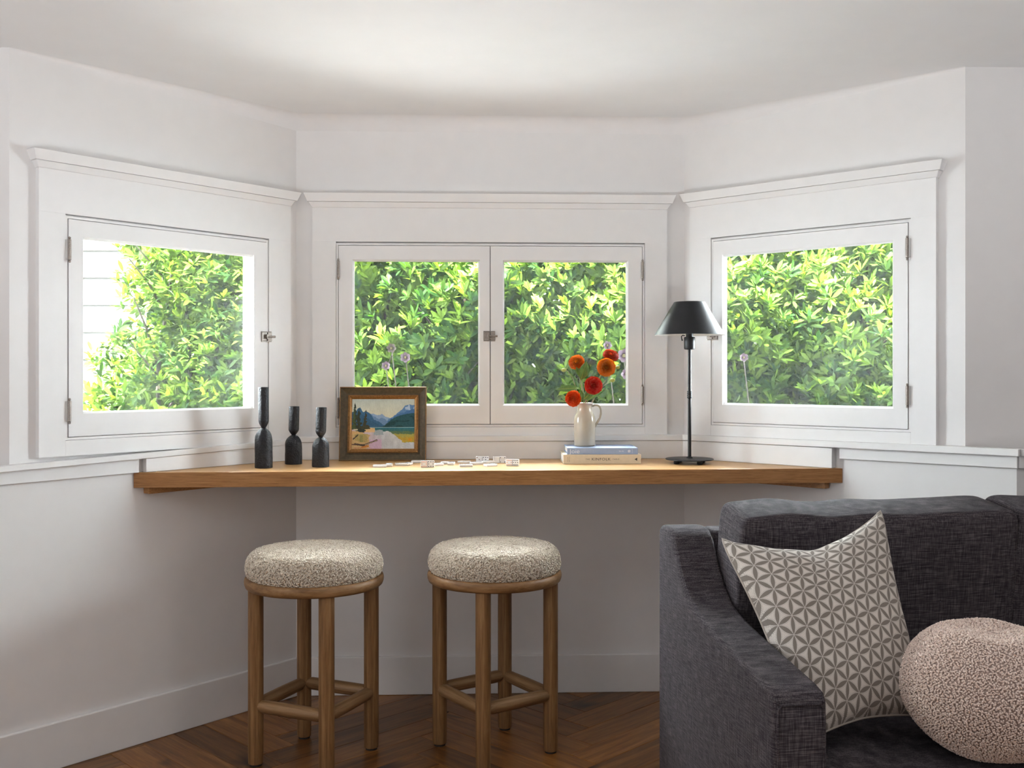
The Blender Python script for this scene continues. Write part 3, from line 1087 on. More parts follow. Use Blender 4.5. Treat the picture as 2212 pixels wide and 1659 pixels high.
def make_fleece(parent, seed=3):
    r = np.random.default_rng(seed)
    prof = cushion_profile()
    pad = MB().lathe(prof, 48, caps=True).build('seat_pad', M_plain('fleece_hide', (0.60, 0.50, 0.39), 0.95, 0.1, 100), parent, smooth=True, sharp=0)
    pr = np.array(prof)
    seg = np.diff(pr, axis=0)
    ln = np.linalg.norm(seg, axis=1)
    wgt = ln * (pr[:-1, 0] + pr[1:, 0])
    N = 14000
    k = r.choice(len(ln), N, p=wgt / wgt.sum())
    f = r.random(N)
    q = pr[k] + seg[k] * f[:, None]
    a = r.uniform(0, 2 * PI, N)
    nr, nz = seg[k][:, 1] / ln[k], -seg[k][:, 0] / ln[k]
    P = np.stack([q[:, 0] * np.cos(a), q[:, 0] * np.sin(a), q[:, 1]], 1)
    Nn = np.stack([nr * np.cos(a), nr * np.sin(a), nz], 1)
    t1, t2 = frame_from(Nn, r)
    tilt = r.uniform(0.35, 1.3, N)[:, None]
    e2_ = t2 * np.cos(tilt) + Nn * np.sin(tilt)
    rad_ = r.uniform(0.0024, 0.0046, N)
    V, Fq = torus_bits(P + Nn * 0.0015, t1, e2_, rad_, r.uniform(0.0014, 0.0021, N), r.uniform(2.0, 3.8, N), 5, 4)
    tone = np.clip(r.normal(0.5, 0.22, N), 0, 1)[:, None]
    col = np.array([0.64, 0.54, 0.425]) * (1 - tone) + np.array([0.78, 0.70, 0.59]) * tone
    o = np_mesh('fleece_curls', V, Fq, mat_fleece, pad, True, {'tint': np.repeat(col, 20, axis=0)})
    return tag(o, kind='stuff')


LEGR = 0.188
def make_stool(label, loc, rz):
    t = thing('bar_stool', label, 'stool', loc, rz, 'fleece topped bar stools')
    ringp = [(RC - 0.05, ZR0), (RC - 0.001, ZR0), (RC + 0.004, ZR0 + 0.004), (RC + 0.007, ZR0 + 0.012), (RC + 0.008, ZR0 + 0.022),
             (RC + 0.006, ZR1 - 0.004), (RC + 0.001, ZR1), (RC - 0.05, ZR1)]
    MB().lathe(ringp, 64).build('seat_ring', mat_teak_ring, t, smooth=True, sharp=50)
    make_fleece(t)
    pos = []
    for k in range(4):
        a = k * PI / 2
        x, y = LEGR * math.cos(a), LEGR * math.sin(a)
        pos.append(Vector((x, y, 0)))
        lg = MB().lathe([(0.0215, 0.006), (0.0235, 0.008), (0.0245, 0.05), (0.0245, ZR0 + 0.001)], 20).build('leg', mat_teak, t, (x, y, 0), smooth=True)
        MB().lathe([(0.019, 0.0), (0.0195, 0.007)], 16).build('foot_pad', mat_rubber, lg, smooth=True)
    for k in range(4):
        a, b = pos[k], pos[(k + 1) % 4]
        d = (b - a)
        L = d.length
        mb = MB().tube([(0.017, 0, 0), (0.03, 0, 0), (L / 2, 0, 0), (L - 0.03, 0, 0), (L - 0.017, 0, 0)], [0.017, 0.0205, 0.0215, 0.0205, 0.017], 16)
        o = mb.build('stretcher', mat_teak_x, t, (a.x, a.y, 0.190), smooth=True)
        o.rotation_euler = (0, 0, math.atan2(d.y, d.x))
    return t


st1 = make_stool('fleece topped wooden bar stool nearer the left wall', (-0.642, 3.315, 0), rad(111.9 - 90))
st2 = copy_tree(st1)
st2['label'] = 'fleece topped wooden bar stool nearer the sofa'
st2.location = (-0.058, 3.389, 0)
st2.rotation_euler = (0, 0, rad(80 - 90))

# ------------------------------------------------------------------ sofa
SU, SV = Vector((0.9906, 0.137, 0)), Vector((0.137, -0.9906, 0))
sofa = thing('sofa', 'charcoal linen sofa with a swooping arm', 'sofa', (0.4237, 2.95, 0), math.atan2(SU.y, SU.x))
# local axes: x along the back, -y towards the front
AW, SL = 0.120, 1.80


def arm_profile():
    key = [(0.0, 0.800), (0.02, 0.812), (0.06, 0.816), (0.105, 0.812), (0.135, 0.795), (0.165, 0.760), (0.20, 0.718), (0.24, 0.680), (0.285, 0.652),
           (0.34, 0.634), (0.42, 0.622), (0.55, 0.610), (0.70, 0.598), (0.80, 0.590), (0.835, 0.583), (0.85, 0.566)]
    return key


def make_arm(x0):
    key = arm_profile()
    nx, V, Fa = 9, [], []
    # rows along the profile, columns across; rounded shoulders and a softly wavy cloth
    rows = [(v, z) for v, z in key]
    rows = [(0.0, 0.05), (0.0, 0.4), (0.0, 0.75)] + rows + [(0.853, 0.50), (0.853, 0.3), (0.853, 0.05)]
    mb = MB()
    for (v, z) in rows:
        for i in range(nx):
            f = i / (nx - 1)
            mb.v.append((x0 + AW * f, -v, z))
    for j in range(len(rows) - 1):
        for i in range(nx - 1):
            mb.f.append((j * nx + i, j * nx + i + 1, (j + 1) * nx + i + 1, (j + 1) * nx + i))
    n = len(rows)
    mb.f.append(tuple(j * nx for j in range(n)))
    mb.f.append(tuple(j * nx + nx - 1 for j in reversed(range(n))))
    mb.f.append(tuple([i for i in range(nx)] + [(n - 1) * nx + i for i in reversed(range(nx))]))
    arm = mb.build('arm', mat_sofa, sofa, bevel=0.016, seg=4, smooth=True, sharp=0)
    arm.modifiers['bevel'].angle_limit = rad(50)
    # seams: outer edge along the top, inner edge, front panel
    for sx in (0.010, AW - 0.010):
        pts = [(x0 + sx, -v - (0.002 if v > 0.84 else 0), z - 0.0035) for v, z in key[1:]]
        MB().tube(pts, 0.0022, 6).build('seam', mat_sofa, arm, smooth=True)
    fz = 0.56
    pts = [(x0 + 0.010, -0.852, 0.06), (x0 + 0.010, -0.852, fz - 0.01), (x0 + 0.018, -0.852, fz), (x0 + AW - 0.018, -0.852, fz), (x0 + AW - 0.010, -0.852, fz - 0.01), (x0 + AW - 0.010, -0.852, 0.06)]
    MB().tube(pts, 0.0028, 6).build('front_seam', mat_sofa, arm, smooth=True)
    return arm


make_arm(0.0)
make_arm(SL - AW)


def pillow_box(name, hx, hy, hz, loc, mat, parent, p=7.0, n=30, bulge=0.12, wrinkle=0.004, seed=1, top_sag=0.0, rot=None):
    """upholstered cushion: rounded box with swelling faces"""
    g = np.linspace(-1, 1, n)
    A, B = np.meshgrid(g, g, indexing='ij')
    on = np.ones_like(A)
    sides = [(A, B, on), (B, A, -on), (on, A, B), (-on, B, A), (B, on, A), (A, -on, B)]
    V = np.concatenate([np.stack([q.ravel() for q in s], 1) for s in sides])
    i = np.arange((n - 1) * n).reshape(n - 1, n)[:, :-1].ravel()
    f1 = np.stack([i, i + n, i + n + 1, i + 1], 1)
    Fa = np.concatenate([f1 + k * n * n for k in range(6)])
    nrm = (np.abs(V) ** p).sum(1) ** (1 / p)
    U = V / nrm[:, None]
    x, y, z = U.T
    r = np.random.default_rng(seed)
    W_ = np.zeros(len(U))
    for _ in range(7):
        kx, kz, ph = r.uniform(4, 16), r.uniform(3, 9), r.uniform(0, 6.28)
        W_ += np.sin(kx * x + kz * z + ph) * r.uniform(0.3, 1)
    P = np.stack([x * hx * (1 + bulge * 0.15 * (1 - z ** 2)), y * hy * (1 + bulge * (1 - x ** 2) * (1 - z ** 2)),
                  z * hz * (1 + bulge * 0.25 * (1 - x ** 2) * (1 - y ** 2))], 1)
    edge = np.clip(np.abs(z), 0, 1) ** 6
    P[:, 2] += (W_ * wrinkle * edge)
    P[:, 1] += W_ * wrinkle * 0.6 * (1 - edge) + W_ * wrinkle * edge
    P[:, 2] += np.where(z > 0, -top_sag * (1 - np.abs(x) ** 3) * z, 0)
    # weld the six faces along their borders
    key = np.round(P, 5)
    _, first, inv = np.unique(key, axis=0, return_index=True, return_inverse=True)
    inv = np.asarray(inv).ravel()
    o = np_mesh(name, P[first], inv[Fa], mat, parent, True)
    bm = bmesh.new()
    bm.from_mesh(o.data)
    bmesh.ops.recalc_face_normals(bm, faces=bm.faces[:])
    bm.to_mesh(o.data)
    bm.free()
    o.location = loc
    if rot: o.rotation_euler = rot
    return o


def rounded_board(name, x0, x1, y0, y1, z0, z1, bev, parent):
    o = MB().box(x0, x1, y0, y1, z0, z1).build(name, mat_sofa, parent, bevel=bev, seg=4, smooth=True, sharp=0)
    return o


rounded_board('back_frame', AW + 0.002, SL - AW - 0.002, -0.115, 0.0, 0.06, 0.806, 0.02, sofa)
rounded_board('base', AW + 0.002, SL - AW - 0.002, -0.83, -0.118, 0.06, 0.2435, 0.012, sofa)
for k in range(4):
    MB().lathe([(0.018, 0.0), (0.024, 0.058)], 12).build('foot', mat_black, sofa, ((0.09, SL - 0.09)[k % 2], (-0.09, -0.76)[k // 2], 0), smooth=True)
seat_w = (SL - 2 * AW - 0.012) / 2
for k in range(2):
    cx = AW + 0.006 + seat_w * (k + 0.5)
    pillow_box('seat_cushion', seat_w / 2 - 0.002, 0.372, 0.076, (cx, -0.495, 0.3205), mat_sofa, sofa, 9, 30, 0.02, 0.0012, 5 + k)
    bc = pillow_box('back_cushion', seat_w / 2 + (-0.003 if k else 0.0), 0.095, 0.235, (cx + (0.0 if k else 0.002), -0.228, 0.665), mat_sofa, sofa, 17, 60, 0.14, 0.0010, 15 + k, 0.014, (rad(7), 0, 0))
    hx, hz = seat_w / 2, 0.235
    pts = [(-hx * 0.955, -0.083, -hz * 0.9)] + [(-hx * 0.955, -0.083, hz * 0.86)] + [(-hx * 0.93, -0.083, hz * 0.925)] + [(hx * f, -0.083 - 0.004 * (1 - f * f), hz * 0.945 - 0.012 * (1 - abs(f) ** 3)) for f in [i / 10 for i in range(-9, 10)]] + \
          [(hx * 0.955, -0.083, hz * 0.86), (hx * 0.955, -0.083, -hz * 0.9)]
    MB().tube(pts, 0.003, 6).build('seam', mat_sofa, bc, smooth=True)

# ------------------------------------------------------------------ patterned cushion on the sofa
def mat_star():
    t = NT('star_print_linen')
    uv = t.n('ShaderNodeUVMap').outputs[0]
    sp = t.n('ShaderNodeSeparateXYZ')
    t.l(uv, sp.inputs[0])
    U, V = sp.outputs[0], sp.outputs[1]
    a = 0.0440
    h = a * math.sqrt(3) / 2
    petal = None
    fringe = None
    for k in range(3):
        an = k * PI / 3 + rad(12)
        u = t.math('ADD', t.math('MULTIPLY', U, math.cos(an)), t.math('MULTIPLY', V, math.sin(an)))
        v = t.math('SUBTRACT', t.math('MULTIPLY', V, math.cos(an)), t.math('MULTIPLY', U, math.sin(an)))
        n = t.math('ROUND', t.math('DIVIDE', v, h))
        dv = t.math('ABSOLUTE', t.math('SUBTRACT', v, t.math('MULTIPLY', n, h)))
        us = t.math('DIVIDE', t.math('ADD', u, t.math('MULTIPLY', n, a / 2)), a)
        du = t.math('MULTIPLY', t.math('SUBTRACT', t.math('SUBTRACT', us, t.math('FLOOR', us)), 0.5), 2.0)
        lens = t.math('MULTIPLY', t.math('SUBTRACT', 0.90, t.math('MULTIPLY', du, du)), 0.0056)
        inside = t.math('LESS_THAN', dv, lens)
        hatch = t.math('GREATER_THAN', t.math('SINE', t.math('MULTIPLY', du, 42.0)), 0.0)
        ring = t.math('MULTIPLY', t.math('LESS_THAN', dv, t.math('ADD', lens, 0.0032)), hatch)
        ring = t.math('MULTIPLY', ring, t.math('GREATER_THAN', lens, 0.0))
        petal = inside if petal is None else t.math('MAXIMUM', petal, inside)
        fringe = ring if fringe is None else t.math('MAXIMUM', fringe, ring)
    wv = t.noise(t.coord('UV', (900, 900, 1)), 1.0, 2)
    base = t.ramp(wv, [(0.3, (0.50, 0.455, 0.41)), (0.7, (0.70, 0.645, 0.585))])
    dark = t.ramp(wv, [(0.3, (0.165, 0.142, 0.12)), (0.7, (0.24, 0.208, 0.18))])
    col = t.mix(t.math('MULTIPLY', fringe, 0.42), base, dark)
    col = t.mix(petal, col, dark)
    return t.finish(col, 0.9, wv, 0.3, 0.001, 0.0, 0.15, 0.2)


def patterned_cushion():
    P00, P10, P11, P01 = ray(1734, 1604, 2.285), ray(2012, 1546, 2.34), ray(1912, 1102, 2.585), ray(1550, 1166, 2.60)
    ctr = (P00 + P10 + P11 + P01) / 4
    root = thing('patterned_cushion', 'grey square cushion printed with six-petal stars leaning in the sofa corner', 'cushion', (ctr.x, ctr.y, 0.44))
    n = 61
    g = np.linspace(-1, 1, n)
    A, B = np.meshgrid(g, g, indexing='ij')
    ka = 0.11 * (1 - B ** 2)
    kb = np.where(B > 0, 0.30, 0.10) * (1 - np.abs(A + 0.0) ** 1.6)
    Aa = A * (1 - ka) * (1 - 0.06 * np.abs(A) ** 6 * np.abs(B) ** 6)
    Bb = B - np.sign(B) * np.abs(B) ** 1.7 * kb
    q = [np.array(p) for p in (P00, P10, P11, P01)]
    s, t_ = (Aa + 1) / 2, (Bb + 1) / 2
    mid_ = (q[0][None, None] * ((1 - s) * (1 - t_))[..., None] + q[1] * (s * (1 - t_))[..., None] + q[2] * (s * t_)[..., None] + q[3] * ((1 - s) * t_)[..., None])
    nrm = np.cross(q[1] - q[0], q[3] - q[0])
    nrm /= np.linalg.norm(nrm)
    if nrm[1] > 0: nrm = -nrm
    T = 0.085 * ((1 - A ** 2) * (1 - B ** 2)) ** 0.42 + 0.002
    dent = 0.03 * np.exp(-((A + 0.02) / 0.22) ** 2) * np.clip(B, 0, 1) ** 1.5 * (1 - B ** 6)
    T = T - dent
    wr = 0.002 * np.sin(14 * A + 5 * B) * (1 - A ** 2) * np.clip(B, 0, 1)
    front = mid_ + nrm * (T + wr)[..., None]
    back_ = mid_ - nrm * (T * 0.55)[..., None]
    org = np.array(root.location)
    uv = np.stack([A.ravel() * 0.225, B.ravel() * 0.245], 1)
    i = np.arange((n - 1) * n).reshape(n - 1, n)[:, :-1].ravel()
    f1 = np.stack([i, i + n, i + n + 1, i + 1], 1)
    V = np.concatenate([front.reshape(-1, 3), back_.reshape(-1, 3)]) - org
    Fa = np.concatenate([f1, f1[:, ::-1] + n * n])
    o = np_mesh('cover', V, Fa, mat_star(), root, True, None, np.concatenate([uv, uv]))
    bpts = [mid_[k, 0] for k in range(n)] + [mid_[n - 1, k] for k in range(1, n)] + [mid_[k, n - 1] for k in range(n - 2, -1, -1)] + [mid_[0, k] for k in range(n - 2, -1, -1)]
    MB().tube([tuple(p - org) for p in bpts], 0.0032, 7, caps=False).build('piping', M_plain('piping_linen', (0.40, 0.355, 0.31), 0.9, 0.1, 600), root, smooth=True)


patterned_cushion()


# ------------------------------------------------------------------ round boucle cushion
def ball_cushion():
    c = ray(2140, 1484, 2.275)
    rx, rz = 0.190, 0.152
    root = thing('ball_cushion', 'round pinkish beige boucle ball cushion on the sofa seat', 'cushion', (c.x, c.y, c.z - rz))
    r = np.random.default_rng(9)
    N = 17000
    k = np.arange(N) + 0.5
    phi = np.arccos(1 - 2 * k / N)
    th = PI * (1 + 5 ** 0.5) * k
    D = np.stack([np.sin(phi) * np.cos(th), np.sin(phi) * np.sin(th), np.cos(phi)], 1) + r.normal(0, 0.006, (N, 3))
    D /= np.linalg.norm(D, axis=1, keepdims=True)

    def shape(D):
        az = np.arctan2(D[:, 1], D[:, 0])
        pole = np.clip((D[:, 2] - 0.80) / 0.20, 0, 1)
        sc = 1 + 0.022 * np.cos(5 * az + 0.6) * (1 - D[:, 2] ** 2) ** 0.5 * (0.4 + 0.6 * np.clip(D[:, 2], 0, 1)) + 0.012 * np.sin(3 * az + 4 * D[:, 2])
        S = D * np.array([rx, rx, rz]) * sc[:, None]
        S[:, 2] -= 0.030 * pole ** 1.5
        S[:, 2] = np.maximum(S[:, 2], -rz * 0.965)
        S[:, 2] += rz
        return S
    n1, n2 = 60, 40
    vv, ff = [], []
    for j in range(n2 + 1):
        for i in range(n1):
            p, a = PI * j / n2, 2 * PI * i / n1
            vv.append((math.sin(p) * math.cos(a), math.sin(p) * math.sin(a), math.cos(p)))
    vv = shape(np.array(vv)) * np.array([0.985, 0.985, 1.0])
    for j in range(n2):
        for i in range(n1):
            ff.append((j * n1 + i, (j + 1) * n1 + i, (j + 1) * n1 + (i + 1) % n1, j * n1 + (i + 1) % n1))
    np_mesh('ball_body', vv, np.array(ff), M_plain('boucle_ground', (0.50, 0.39, 0.34), 0.95, 0.1, 150), root, True)
    Nn = D / np.array([rx, rx, rz])
    Nn /= np.linalg.norm(Nn, axis=1, keepdims=True)
    t1, t2 = frame_from(Nn, r)
    tilt = r.uniform(0.6, 1.5, N)[:, None]
    e2_ = t2 * np.cos(tilt) + Nn * np.sin(tilt)
    V, Fq = torus_bits(shape(D) + Nn * 0.0002, t1, e2_, r.uniform(0.0016, 0.0028, N), r.uniform(0.0016, 0.0023, N), r.uniform(2.4, 3.6, N), 5, 4)
    tone = np.clip(r.normal(0.5, 0.25, N), 0, 1)[:, None]
    col = np.array([0.70, 0.535, 0.455]) * (1 - tone) + np.array([0.86, 0.71, 0.63]) * tone
    tag(np_mesh('boucle_loops', V, Fq, mat_fleece, root, True, {'tint': np.repeat(col, 20, axis=0)}), kind='stuff')


ball_cushion()

# ------------------------------------------------------------------ candle holders on the counter
def candle_holder(label, px, Y, hgt, rb, rt, neck, dome, flare, seed, sides=44):
    x = (px - CX) * Y / F
    r = np.random.default_rng(seed)
    root = thing('candle_holder', label, 'candle holder', (x, Y, ZT), rad(r.uniform(0, 360)), 'black candle holders')
    rn = 0.0072
    prof = [(rb * 0.97, 0.0), (rb, 0.003)]
    for k in range(6): prof.append((rb * (1 - 0.015 * k / 5), dome * hgt * (k + 1) / 6))
    for k in range(1, 10):
        f = k / 9
        prof.append((rn + (rb * 0.985 - rn) * (1 - f ** 2.3) ** 0.75, (dome + (neck - dome) * f) * hgt))
    for k in range(1, 7):
        f = k / 6
        prof.append((rn + (rt - rn) * math.sin(f * PI / 2) ** 0.9, (neck + 0.008 + (flare - neck) * f) * hgt))
    for k in range(1, 8): prof.append((rt, (flare + 0.012 + (1 - flare - 0.012) * k / 7) * hgt))
    prof += [(rt * 0.78, hgt), (rt * 0.72, hgt - 0.014), (0.0005, hgt - 0.015)]
    mb = MB().lathe(prof, sides)
    ph = r.uniform(0, 6.28, 6)
    v2 = []
    for (vx, vy, vz) in mb.v:
        a = math.atan2(vy, vx)
        k = 1 + 0.018 * math.cos(8 * a + ph[0]) + 0.012 * math.sin(3 * a + 40 * vz + ph[1]) + 0.012 * math.sin(11 * a - 90 * vz + ph[2]) + 0.010 * math.sin(130 * vz + 5 * a + ph[3])
        rr = math.hypot(vx, vy)
        k = 1 + (k - 1) * min(1, rr / rt)
        lean = 0.004 * math.sin(ph[4]) * (vz / hgt) ** 2
        v2.append((vx * k + lean, vy * k, vz))
    mb.v = v2
    body = mb.build('holder_body', mat_iron, root, smooth=True, sharp=55)


candle_holder('tall black cast candle holder', 569.5, 3.60, 0.285, 0.0312, 0.0182, 0.492, 0.327, 0.585, 2)
candle_holder('short black candle holder standing between the tall one and its twin', 634, 3.745, 0.212, 0.0308, 0.0187, 0.505, 0.32, 0.60, 4)
candle_holder('short black candle holder next to the framed painting', 692.5, 3.637, 0.212, 0.0302, 0.0186, 0.50, 0.32, 0.60, 6)


# ------------------------------------------------------------------ framed painting
def noise2(shape, cells, r):
    g = r.random((cells[0] + 2, cells[1] + 2))
    yi = np.linspace(0, cells[0], shape[0])
    xi = np.linspace(0, cells[1], shape[1])
    y0, x0 = yi.astype(int), xi.astype(int)
    fy, fx = (yi - y0)[:, None], (xi - x0)[None]
    fy, fx = fy * fy * (3 - 2 * fy), fx * fx * (3 - 2 * fx)
    return (g[y0][:, x0] * (1 - fy) * (1 - fx) + g[y0][:, x0 + 1] * (1 - fy) * fx + g[y0 + 1][:, x0] * fy * (1 - fx) + g[y0 + 1][:, x0 + 1] * fy * fx) - 0.5


def paint_landscape(nx, ny):
    """a lake between mountains, painted shape by shape; x 0..1 to the right, y 0..1 downwards; sRGB 0..255"""
    r = np.random.default_rng(5)
    Y, X = np.meshgrid(np.linspace(0, 1, ny), np.linspace(0, 1, nx), indexing='ij')
    wob = noise2((ny, nx), (30, 40), r) * 0.013 + noise2((ny, nx), (80, 100), r) * 0.007
    img = np.zeros((ny, nx, 3))

    def fill(mask, col):
        img[mask] = col

    def below(pts, w_=1.0):
        xs, ys = zip(*pts)
        return Y > np.interp(X, xs, ys) + wob * w_
    sky_t, sky_b = np.array([196, 208, 200.]), np.array([226, 222, 196.])
    f = np.clip(Y / 0.36, 0, 1)[..., None]
    img[:] = sky_t * (1 - f) + sky_b * f
    img += noise2((ny, nx), (9, 12), r)[..., None] * 12
    fill(below([(0, .42), (.30, .30), (.34, .29), (.40, .33), (.44, .325), (.48, .30), (.53, .35), (.62, .39), (.70, .5), (1, .6)]), (150, 178, 208))
    fill(below([(.30, .30), (.38, .37), (.44, .41), (.47, .37), (.52, .40), (.58, .46), (.70, .6), (1, .7)], 2) & (X > .3) & (X < .66), (112, 146, 186))
    fill(below([(0, .27), (.06, .25), (.09, .20), (.13, .165), (.155, .22), (.18, .27), (.22, .24), (.27, .27), (.32, .34), (.36, .42), (.43, .45), (.52, .54), (.56, .57), (.6, .7)]) & (X < .58), (58, 104, 140))
    m = below([(0, .30), (.12, .26), (.2, .36), (.3, .42), (.4, .50), (.5, .56), (.6, .7)], 2) & (X < .56)
    fill(m, (52, 98, 128))
    fill(below([(.60, .40), (.66, .35), (.72, .29), (.80, .21), (.84, .14), (.88, .13), (.92, .11), (.96, .13), (1, .12)]) & (X > .58), (98, 138, 182))
    fill(below([(.82, .2), (.86, .14), (.91, .12), (.95, .15), (1, .14)], 2) & (Y < .24 + wob) & (X > .80) & (noise2((ny, nx), (16, 22), r) > -.05), (176, 196, 216))
    fill(below([(.58, .44), (.66, .37), (.74, .30), (.84, .26), (.92, .22), (1, .2)], 2) & (X > .57), (72, 116, 164))
    fill(below([(.48, .56), (.56, .49), (.64, .40), (.74, .34), (.84, .31), (.92, .29), (1, .285)]) & (X > .47), (40, 86, 92))
    fill(below([(.50, .56), (.62, .46), (.74, .42), (.84, .36), (1, .33)], 3) & (X > .49) & (noise2((ny, nx), (18, 14), r) + .3 * np.sin(30 * (X + Y)) * .5 > .02), (28, 70, 72))
    wt = Y > .565
    fill(wt, (44, 112, 124))
    fill((Y > .565) & (Y < .578) & (X > .28), (150, 186, 190))
    fill((Y > .605 + wob) & wt, (58, 112, 110))
    fill((Y > .65 + wob + .03 * noise2((ny, nx), (6, 9), r)) & wt, (96, 122, 84))
    fill((Y > .70 + 2 * wob) & (X > .6), (172, 162, 78))
    fill((Y > .76 + 3 * wob) & (X > .74) & (Y < .86 + 3 * wob), (190, 158, 52))
    fill((Y > .79) & (Y < .84) & (X > .90 + wob) & (X < .955), (214, 150, 32))
    sand = Y > np.interp(X, [0, .2, .35, .45, .58, .66, .80, .86, 1], [.60, .62, .635, .66, .64, .70, .84, .86, .80]) + wob * 1.5
    sand &= ~((X > .80) & (Y < .87 + wob * 2))
    pk = np.clip((X - .26) / .25, 0, 1)[..., None]
    base = np.array([206, 188, 196]) * (1 - pk) + np.array([206, 208, 210]) * pk
    nz = noise2((ny, nx), (8, 20), r)[..., None]
    img = np.where(sand[..., None], base + nz * 22, img)
    fill(sand & (Y > .80 + .2 * np.abs(X - .42)) & (X > .27) & (X < .48) & (noise2((ny, nx), (12, 8), r) > -.15), (212, 182, 204))
    fill((Y > .62 + wob) & (Y < .72 + wob) & (X > .35) & (X < .5 + wob * 3), (166, 178, 184))
    fill((Y > .64 + wob * 2) & (X < .30 + wob * 4 - .1 * (Y - .64)) & (Y > np.interp(X, [0, .3], [.64, .72])), (204, 172, 120))
    fill((Y > .70 + wob) & (Y < .86) & (X > .05) & (X < .25 + wob * 4) & (Y < .80 + X * .4), (178, 158, 98))
    fill((Y > .72) & (Y < .86) & (X > .13 + wob) & (X < .18 + wob), (148, 142, 84))
    fill((Y > .57 + wob) & (Y < .665 + wob) & (X > .17) & (X < .37) & (Y > .57 + .1 * np.abs(X - .23)), (226, 190, 136))
    fill((Y > .64 + wob) & (Y < .70 + wob * 2) & (X < .19), (216, 178, 122))
    fill((Y > .56 + 2 * wob) & (X < .20 + .0 * Y + wob * 3) & (Y < np.interp(X, [0, .04, .12, .2], [.61, .62, .66, .68]) + wob), (44, 56, 46))
    fill((Y > .53 + 3 * wob) & (X < .28 + wob * 3) & (Y < .60 + wob), (64, 66, 40))
    fill((Y > .595) & (Y < .625 + wob) & (X > .03) & (X < .10), (206, 200, 164))

    def tree(x, top, bot, wd, col, lean=0.0):
        f_ = np.clip((Y - top) / (bot - top), 0, 1)
        wv = wd * 1.15 * f_ ** 0.6 * (1 + 1.6 * noise2((ny, nx), (40, 50), r))
        fill((Y > top) & (Y < bot) & (np.abs(X - (x + lean * f_)) < wv), col)
    tree(.05, .08, .60, .034, (56, 66, 46))
    tree(.035, .20, .60, .022, (74, 92, 50), .0)
    tree(.115, .19, .60, .034, (52, 58, 38))
    tree(.225, .22, .58, .026, (66, 64, 42), -.02)
    tree(.26, .52, .60, .02, (70, 64, 42), .02)
    for (xa, ya, xb, yb, wd, col) in ((.06, .90, .20, .925, .018, (70, 56, 48)), (.18, .93, .40, .825, .016, (74, 60, 50)), (.0, .905, .10, .915, .012, (96, 70, 50)),
                                      (.22, .915, .40, .83, .006, (176, 160, 130)), (.03, .80, .10, .72, .012, (66, 58, 50)), (.17, .965, .26, .94, .016, (196, 122, 52))):
        t_ = np.clip(((X - xa) * (xb - xa) + (Y - ya) * (yb - ya)) / ((xb - xa) ** 2 + (yb - ya) ** 2), 0, 1)
        dd = np.hypot(X - xa - t_ * (xb - xa), (Y - ya - t_ * (yb - ya)) * .8)
        fill(dd < wd * .8 + wob * .5, col)
    for k in range(7):       # small red brush marks low in the corner
        xx = .045 + .02 * k
        fill((np.abs(X - xx - .15 * (Y - .975)) < .0035) & (Y > .965) & (Y < .985 + .004 * (k % 2)), (176, 84, 56))
    fill((Y > .972) & (Y < .976) & (X > .045) & (X < .165), (190, 110, 80))
    img += noise2((ny, nx), (110, 150), r)[..., None] * 11 + noise2((ny, nx), (20, 90), r)[..., None] * 10
    c = np.clip(img, 0, 255) / 255
    return np.where(c <= .04045, c / 12.92, ((c + .055) / 1.055) ** 2.4)


